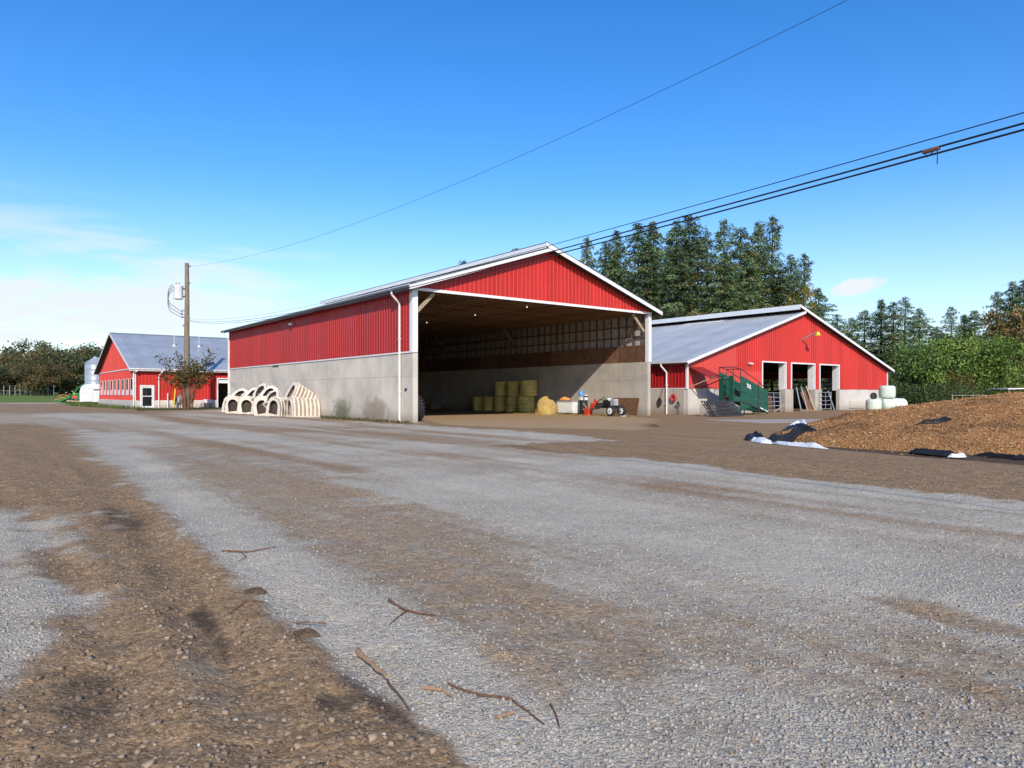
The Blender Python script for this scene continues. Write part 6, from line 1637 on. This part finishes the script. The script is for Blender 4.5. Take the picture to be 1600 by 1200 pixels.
# crumpled plastic: black one side, white the other
def sheet_heap(name, path, width, hump, label, mat, seed, seg=60, cross=18, lift=0.01, fold=0.14):
    pts = np.array(path, dtype=float)
    cum = np.concatenate([[0], np.cumsum(np.linalg.norm(np.diff(pts, axis=0), axis=1))]); Lt = cum[-1]
    seg = max(seg, int(Lt / 0.06))
    sv = np.linspace(0, Lt, seg + 1); cx = np.interp(sv, cum, pts[:, 0]); cy = np.interp(sv, cum, pts[:, 1])
    dx, dy = np.gradient(cx), np.gradient(cy); ln = np.hypot(dx, dy); nxv, nyv = -dy / ln, dx / ln
    ends = np.minimum(1, 5 * np.minimum(np.arange(seg + 1), seg - np.arange(seg + 1)) / seg)
    wl_ = width * (0.45 + 0.9 * fbm(sv * 1.7 + seed, sv * 0 + 0.3, 3)) * (0.2 + 0.8 * ends)
    wr_ = width * (0.45 + 0.9 * fbm(sv * 1.9 + seed * 2, sv * 0 + 7.3, 3)) * (0.2 + 0.8 * ends)
    q = np.linspace(-1, 1, cross + 1)[None, :]; S_ = sv[:, None] + 0 * q; Q_ = q + 0 * S_
    wv = np.where(Q_ < 0, wl_[:, None], wr_[:, None]) * 0.5
    X = cx[:, None] + nxv[:, None] * Q_ * wv; Y_ = cy[:, None] + nyv[:, None] * Q_ * wv
    warp = fbm(S_ * 1.3 + seed, Q_ * 1.1 + 4, 3) * 2.0
    ridge = 1 - np.abs(2 * vnoise(S_ * 1.4 + seed * 3 + warp, Q_ * 2.6 + warp) - 1)
    ridge2 = 1 - np.abs(2 * vnoise(S_ * 5 + seed * 5 + warp * 2, Q_ * 5 + warp * 2) - 1)
    z = lift + hump * (1 - Q_ ** 2) * (0.2 + 1.1 * fbm(S_ * 0.9 + seed, Q_ * 0.9, 3)) * ends[:, None] + fold * (0.65 * ridge ** 2 + 0.35 * ridge2 ** 2) * (1 - np.abs(Q_) ** 4) * ends[:, None] * 0.7
    z = z + np.maximum(0, pile_h(X.ravel(), Y_.ravel())).reshape(X.shape)
    V = np.stack([X, Y_, z], 2).reshape(-1, 3); m = cross + 1
    ii_ = np.arange((seg + 1) * m).reshape(seg + 1, m)
    F_ = np.stack([ii_[:-1, :-1].ravel(), ii_[:-1, 1:].ravel(), ii_[1:, 1:].ravel(), ii_[1:, :-1].ravel()], 1)
    o = link(name, np_mesh(name, V, F_, smooth=False), mat)
    so = o.modifiers.new('thickness', 'SOLIDIFY'); so.thickness = 0.006
    return tag(o, label, 'plastic sheet', 'torn silage sheeting round the chip pile')
def g2(px, py): p = gp(px, py); return (p.x, p.y)
wsheet = m_paint('white_film', (0.72, 0.74, 0.77), 0.35, 0.08, 4, 0.25)
bsheet = m_paint('black_film', (0.016, 0.016, 0.017), 0.5, 0.3, 4, 0.3, spec=0.25)
sheet_heap('silage_sheet', [g2(1172, 690), g2(1186, 691), g2(1204, 694)], 0.50, 0.10, 'white crumpled film at the far left tip by the pile', wsheet, 3, 40)
sheet_heap('silage_sheet', [g2(1168, 689), g2(1180, 685), g2(1196, 687)], 0.35, 0.22, 'black fold of film behind the white left tip', bsheet, 5, 30)
sheet_heap('silage_sheet', [g2(1198, 692), g2(1225, 690), g2(1250, 688), g2(1275, 690)], 0.6, 0.20, 'dirty black film bunched between the white folds', bsheet, 8, 50)
sheet_heap('silage_sheet', [g2(1206, 693), g2(1230, 696), g2(1262, 699), g2(1294, 702)], 0.30, 0.05, 'long white strip of film along the front of the pile', wsheet, 11, 60)
sheet_heap('silage_sheet', [g2(1222, 685), g2(1240, 681), g2(1262, 684)], 0.42, 0.04, 'bunched black film at the toe of the pile', bsheet, 13, 40, fold=0.08)
sheet_heap('silage_sheet', [g2(1232, 682), g2(1250, 680.5), g2(1260, 682)], 0.22, 0.10, 'white crest of film on the bunched black film', wsheet, 17, 24)
sheet_heap('silage_sheet', [g2(1418, 707), g2(1450, 710), g2(1500, 714)], 0.34, 0.05, 'black film with folds at the middle of the pile foot', bsheet, 23, 50)
sheet_heap('silage_sheet', [g2(1480, 715), g2(1496, 715.5), g2(1510, 715)], 0.12, 0.02, 'small white film scrap at the pile foot', wsheet, 29, 20)
sheet_heap('silage_sheet', [(11.3, 19.6), (11.9, 19.5), (12.4, 19.7)], 0.16, 0.02, 'thin black film edge poking out of the lower chips', bsheet, 37, 20)
sheet_heap('silage_sheet', [(13.2, 17.6), (13.5, 17.7), (13.8, 17.6)], 0.20, 0.05, 'black film scrap low on the right slope of chips', bsheet, 41, 20)
sheet_heap('silage_sheet', [g2(1520, 712), g2(1570, 716), g2(1640, 721)], 0.25, 0.02, 'flat black film strip at the right end of the pile foot', bsheet, 31, 40)

# ------------------------------------------------------------------ left distance: trailer, green machine, bin, fence, meter
tl = thing('horse_trailer', Vector((at(124.5, 632, 92).x, 92, 0)), 'white two wheeled horse trailer parked behind the red building', 'trailer', rz=RZ * 0.35)
LT = 4.2; HT = 2.75
MB().prism([(0.0, 0.42), (0.0, 1.75), (0.10, 2.30), (0.35, 2.58), (0.75, HT), (LT, HT), (LT, 0.42)], 0, 1.9).build('body', M['trailer'], tl)
MB().b(0.02, 1.55, -0.012, -0.002, 2.12, 2.15).b(0.02, 1.55, -0.012, -0.002, 1.55, 1.57).b(1.55, 1.58, -0.012, -0.002, 0.45, 2.12).build('seam', M['grey'], tl)
for x0, x1 in ((1.68, 2.45), (2.62, 2.80), (3.05, 3.75)):
    MB().b(x0, x1, -0.02, -0.004, 1.92, 2.08).build('window', M['glass'], tl)
MB().b(0.5, 1.5, -0.08, -0.002, 0.36, 0.46).build('step', M['iron'], tl)
MB().beam((-1.6, 0.95, 0.55), (0.1, 0.3, 0.45), 0.10, 0.12).beam((-1.6, 0.95, 0.55), (0.1, 1.6, 0.45), 0.10, 0.12).b(-1.85, -1.55, 0.87, 1.03, 0.48, 0.64).build('tongue', M['palewood'], tl)
MB().tube([(-1.35, 0.95, 0.0), (-1.35, 0.95, 0.9)], 0.04, 8).build('jack', M['iron'], tl, True)
for y in (-0.08, 1.98):
    wv = MB().lathe([(0.2, -0.1), (0.34, -0.11), (0.38, -0.06), (0.38, 0.06), (0.34, 0.11), (0.2, 0.1)], 22, (3.45, y, 0.38), 'Y').build('tyre', M['black'], tl, True)
    MB().lathe([(0.02, -0.115), (0.2, -0.105), (0.2, 0.105), (0.02, 0.115)], 18, (3.45, y, 0.38), 'Y').build('rim', M['whitepl'], wv)
MB().prism([(2.95, 0.55), (3.1, 0.88), (3.8, 0.88), (3.95, 0.55)], -0.2, -0.003).build('mudguard', M['trailer'], tl)
# green forage machine
gm = thing('forage_machine', Vector((at(112, 630, 104).x, 104, 0)), 'green and yellow forage machine half hidden behind the white trailer', 'farm machine', rz=0.2); gm.scale = (0.72, 0.72, 0.72)
MB().prism([(-0.3, 0.9), (0.2, 2.2), (1.9, 2.3), (2.1, 0.9)], 0, 1.8).build('body', M['jd'], gm)
MB().tube([(0.1, 0.9, 2.1), (0.8, 0.9, 3.2), (1.8, 0.9, 4.0), (3.6, 0.9, 3.9)], [0.18, 0.16, 0.15, 0.14], 10).build('spout', M['jd'], gm, True)
MB().prism([(3.3, 3.6), (5.2, 3.6), (4.8, 4.1), (3.6, 4.1)], 0.4, 1.4).build('spout_hood', M['jd'], gm)
MB().prism([(-2.4, 0.3), (-0.2, 1.2), (-0.2, 1.6), (-2.5, 0.6)], -0.2, 2.0).build('header', M['jd'], gm)
MB().tube([(-2.6, -0.1, 1.5), (-1.6, -0.1, 1.9), (-0.4, -0.1, 1.6)], 0.05, 8).tube([(-3.2, -0.1, 0.75), (-1.8, -0.1, 1.25), (-0.9, -0.1, 1.2)], 0.06, 8).build('arm', M['orange'], gm, True)
MB().lathe([(0.02, -0.05), (0.16, 0.0), (0.02, 0.2)], 12, (-1.0, -0.1, 2.2)).build('knob', M['palewood'], gm, True)
MB().b(0.2, 1.1, -0.10, -0.003, 1.1, 1.6).build('guard', M['redhose'], gm)
MB().b(0.3, 0.65, -0.05, -0.003, 1.95, 2.15).build('marker_plate', M['yellow'], gm)
for x in (0.2, 1.7):
    wv = MB().lathe([(0.25, -0.15), (0.45, -0.17), (0.52, -0.1), (0.52, 0.1), (0.45, 0.17), (0.25, 0.15)], 22, (x, -0.2, 0.52), 'Y').build('tyre', M['black'], gm, True)
    MB().lathe([(0.02, -0.16), (0.26, -0.14), (0.26, 0.14), (0.02, 0.16)], 18, (x, -0.2, 0.52), 'Y').build('rim', M['yellow'], wv)
# feed bin
bn = thing('grain_bin', Vector((at(149, 620, 108).x, 108, 0)), 'round galvanised grain bin with cone roof behind the red gable', 'grain bin')
rb_ = 1.42; hb = 6.1
for k in range(7):
    z0 = 0.2 + k * (hb - 0.2) / 7; z1 = z0 + (hb - 0.2) / 7
    MB().lathe([(rb_, z0), (rb_ + 0.02, z0 + 0.03), (rb_, z0 + 0.06), (rb_, z1 - 0.002)], 36, closed=False).build('ring', M['galv'], bn, True)
MB().lathe([(rb_ + 0.08, hb), (rb_ + 0.06, hb + 0.04), (0.30, hb + 0.95), (0.28, hb + 1.08), (0.02, hb + 1.10)], 36).build('cone_roof', M['galv'], bn)
MB().tube([(rb_ + 0.08, -0.5, 0), (rb_ + 0.08, -0.5, hb), (0.5, -0.3, hb + 0.95)], 0.03, 6).tube([(rb_ + 0.08, -0.1, 0), (rb_ + 0.08, -0.1, hb), (0.5, 0.0, hb + 0.95)], 0.03, 6).build('ladder', M['tubegal'], bn)
# electric fence posts across the field, and the pipe fence further out
for i, px in enumerate((-14, 2, 16.5, 33, 49, 65, 81, 97.5)):
    p = at(px, 628, 124); p.z = 0
    t = thing('fence_post', p, f'{ORD[i]} short pale post from the left along the near edge of the field', 'post', 'short posts at the field edge')
    MB().tube([(0, 0, 0), (0.02, 0, 0.85)], 0.05, 6).build('post', M['palewood'], t, True)
    MB().box((0.03, -0.05, 0.75), (0.07, 0.05, 0.07)).build('insulator', M['whitepl'], t)
for i, px in enumerate((-8, 6, 15, 23.5, 31, 39, 48, 57, 66, 75, 84)):
    p = at(px, 622, 135 - 0.0 * i); p.z = float(terr(np.array([p.x]), np.array([p.y]))[0])
    t = thing('fence_post', p, f'{ORD[i]} tall grey post from the left in the fence before the trees', 'post', 'grey posts before the trees')
    MB().tube([(0, 0, 0), (0, 0, 1.9)], 0.05, 6).build('post', M['tubegal'], t, True)
    MB().b(-0.05, 0.05, -0.05, 0.05, 1.9, 1.94).build('cap', M['tubegal'], t)
a_ = at(-8, 622, 134.9); b_ = at(84, 622, 134.9)
for z, lab in ((2.05, 'top wire of the grey fence before the trees'), (1.4, 'middle wire of the grey fence before the trees')):
    o = MB().tube([(a_.x, a_.y, z), (b_.x, b_.y, z)], 0.02, 5).build('fence_wire', M['tubegal']); tag(o, lab, 'wire')
# gas meter corner by the pole
mg = thing('gas_meter', ll(3.72, -0.45, 0), 'grey gas meter with white pipes against the red wall', 'gas meter', rz=RZ)
MB().lathe([(0.04, 0.55), (0.20, 0.62), (0.27, 0.80), (0.27, 1.05), (0.22, 1.20), (0.05, 1.25)], 18, (0.25, 0, 0)).build('body', M['grey'], mg, True)
MB().tube([(0.0, 0, 0), (0.0, 0, 1.30), (0.20, 0, 1.30), (0.2, 0, 1.2)], 0.03, 8).tube([(0.45, 0, 0), (0.45, 0, 1.30), (0.30, 0, 1.30), (0.3, 0, 1.2)], 0.03, 8).build('pipe', M['pipe'], mg, True)
MB().b(-0.35, -0.1, -0.1, 0.05, 0.7, 1.4).build('regulator_box', M['rusty'], mg)
bo = thing('yellow_bollard', ll(3.35, -1.0, 0), 'slim yellow guard post beside the gas meter', 'bollard', rz=RZ)
MB().tube([(-0.06, 0, -0.1), (0.12, 0, 2.0)], 0.075, 12).build('pipe', M['yellow'], bo, True)
MB().lathe([(0.078, 0), (0.04, 0.05)], 12, (0.12, 0, 2.0)).build('cap', M['yellow'], bo)
sb_ = thing('standpipe', ll(2.9, -0.35, 0), 'thin white standpipe left of the yellow guard post', 'pipe', rz=RZ)
MB().tube([(0, 0, 0), (0, 0, 1.55)], 0.05, 8).build('pipe', M['pipe'], sb_, True)
MB().tube([(0, 0, 0.45), (0.12, -0.1, 0.40)], 0.03, 6).build('tap', M['iron'], sb_, True)
bs = thing('calf_feeder', ll(6.6, -0.7, 0), 'small white trough on dark legs beside the open doorway', 'trough', rz=RZ)
MB().prism([(-0.42, 0.55), (0.38, 0.55), (0.45, 0.90), (-0.38, 0.92)], -0.18, 0.18).build('bowl', M['whitepl'], bs)
for x in (-0.3, 0.25):
    MB().beam((x, -0.15, 0.55), (x - 0.12, -0.2, 0), 0.05, 0.05).build('leg', M['iron'], bs); MB().beam((x, 0.15, 0.55), (x + 0.08, 0.2, 0), 0.05, 0.05).build('leg', M['iron'], bs)

# ------------------------------------------------------------------ sticks and branches in the foreground
def stick(name, pix, rad, mat, label, twigs=(), z=0.004):
    rad = rad * 0.62
    pts = [gp(*p) for p in pix]
    P2 = np.array([[p.x, p.y] for p in pts]); gz = ground_z(P2)
    pts = [Vector((p.x, p.y, float(zq) + z + rad * 0.6)) for p, zq in zip(pts, gz)]
    t = thing(name, pts[0], label, 'stick'); o0 = pts[0]
    n = len(pts); fine = []
    for i in range(n - 1):
        for k in range(4):
            f_ = k / 4; q = pts[i].lerp(pts[i + 1], f_) - o0; q += Vector((rng.uniform(-1, 1), rng.uniform(-1, 1), rng.uniform(-.4, .8))) * rad * 0.35; fine.append(q)
    fine.append(pts[-1] - o0)
    m = len(fine); rs = [rad * (1 - 0.55 * i / m) * rng.uniform(0.9, 1.1) for i in range(m)]
    MB().tube(fine, rs, 8).build('branch', M[mat], t, True)
    for tw in twigs:
        q = [gp(*p) for p in tw]; zq = ground_z(np.array([[p.x, p.y] for p in q])); q = [Vector((p.x, p.y, float(a) + z + 0.01)) - o0 for p, a in zip(q, zq)]
        MB().tube(q, [rad * 0.5, rad * 0.4] + [rad * 0.25] * (len(q) - 2), 6).build('twig', M[mat], t, True)
stick('stripped_branch', [(558, 1019), (580, 1040), (604, 1062)], 0.028, 'stickpale', 'thick pale stripped branch on the edge of dirt and gravel')
stick('fallen_stick', [(608, 944), (628, 958), (652, 966), (680, 969)], 0.016, 'stick', 'curved brown stick lying alone on the pale gravel', [((636, 962), (622, 972), (608, 984))])
stick('fallen_stick', [(700, 1076), (740, 1088), (800, 1096), (850, 1134)], 0.011, 'stick', 'long thin dark stick running out at the lower middle', [((800, 1096), (770, 1092), (745, 1094))])
stick('fallen_stick', [(660, 1080), (690, 1084), (708, 1096)], 0.016, 'stickpale', 'short reddish stick right of the thick branch')
stick('fallen_stick', [(605, 1066), (622, 1086), (640, 1110)], 0.010, 'stick', 'thin dark twig continuing below the thick branch')
stick('fallen_stick', [(775, 1128), (790, 1120), (805, 1116)], 0.014, 'stickpale', 'small reddish bark curl at the lower middle')
stick('fallen_stick', [(348, 862), (390, 864), (430, 858)], 0.014, 'stick', 'brown twig on the far part of the dirt strip edge', [((375, 863), (385, 872), (372, 880))])
stick('fallen_stick', [(358, 962), (385, 948), (412, 944)], 0.012, 'stick', 'dark root lying in the dirt strip')
stick('fallen_stick', [(860, 1100), (868, 1118), (875, 1140)], 0.008, 'stick', 'thin upright dark twig beside the long stick end')
stick('fallen_stick', [(460, 977), (485, 973), (510, 974)], 0.010, 'stick', 'short twig across the dark soil at the dirt edge')
r = np.random.default_rng(88)
def clod(px, py, s_, label):
    p = gp(px, py); z = float(ground_z(np.array([[p.x, p.y]]))[0])
    mb = MB().lathe([(0.02, 0), (0.9, 0.0), (1.0, 0.3), (0.8, 0.75), (0.4, 0.95), (0.02, 1.0)], 14)
    mb.v = [(x * s_ * (1 + r.normal(0, 0.12)), y * s_ * (1 + r.normal(0, 0.12)), z_ * s_ * 0.7 * (1 + r.normal(0, 0.1)) - 0.01) for x, y, z_ in mb.v]
    g_ = thing('soil_clod', (p.x, p.y, z), label, 'clod', 'big soil clods'); mb.build('lump', M['soil'], g_)
g = N('dark_soil'); n1 = g.noise(18, 6, 0.7)
M['soil'] = g.out(g.mix(g.rng(n1, 0.3, 0.7), (0.075, 0.050, 0.034), (0.16, 0.11, 0.075)), 0.95, 0, g.bump(n1, 0.8, 0.03), spec=0.1)
clod(398, 928, 0.075, 'larger dark soil clod on the dirt strip edge')
clod(476, 995, 0.075, 'dark soil clod nearest the thick pale branch')
clod(390, 930, 0.05, 'small dark clod left beside the larger one')

# cable splice clamp
def on_cable(a, b, sag, px):
    best = None
    for i in range(2001):
        t = i / 2000; p = a.lerp(b, t); p.z -= sag * 4 * t * (1 - t); q = 800 + p.x / p.y * 1093
        if best is None or abs(q - px) < best[0]: best = (abs(q - px), p, t)
    return best[1], best[2]
pc_, tt = on_cable(A1, e1, SAGV, 1457)
dcv = (e1 - A1).normalized()
sp_ = thing('cable_splice', pc_, 'taped splice clamp with hanging tail on the thick cables', 'clamp')
MB().tube([-dcv * 0.085 + Vector((0, 0, -0.02)), dcv * 0.085 + Vector((0, 0, -0.01))], 0.024, 8).build('clamp', M['rusty'], sp_, True)
MB().tube([dcv * 0.06, dcv * 0.065 + Vector((0, 0, -0.10)), dcv * 0.06 + Vector((0, 0, -0.18))], 0.005, 6).build('tail', M['wire'], sp_, True)
MB().tube([-dcv * 0.07 + Vector((0, 0, -0.025)), -dcv * 0.04 + Vector((0, 0, -0.08)), dcv * 0.02 + Vector((0, 0, -0.035))], 0.005, 6).build('loop', M['wire'], sp_, True)
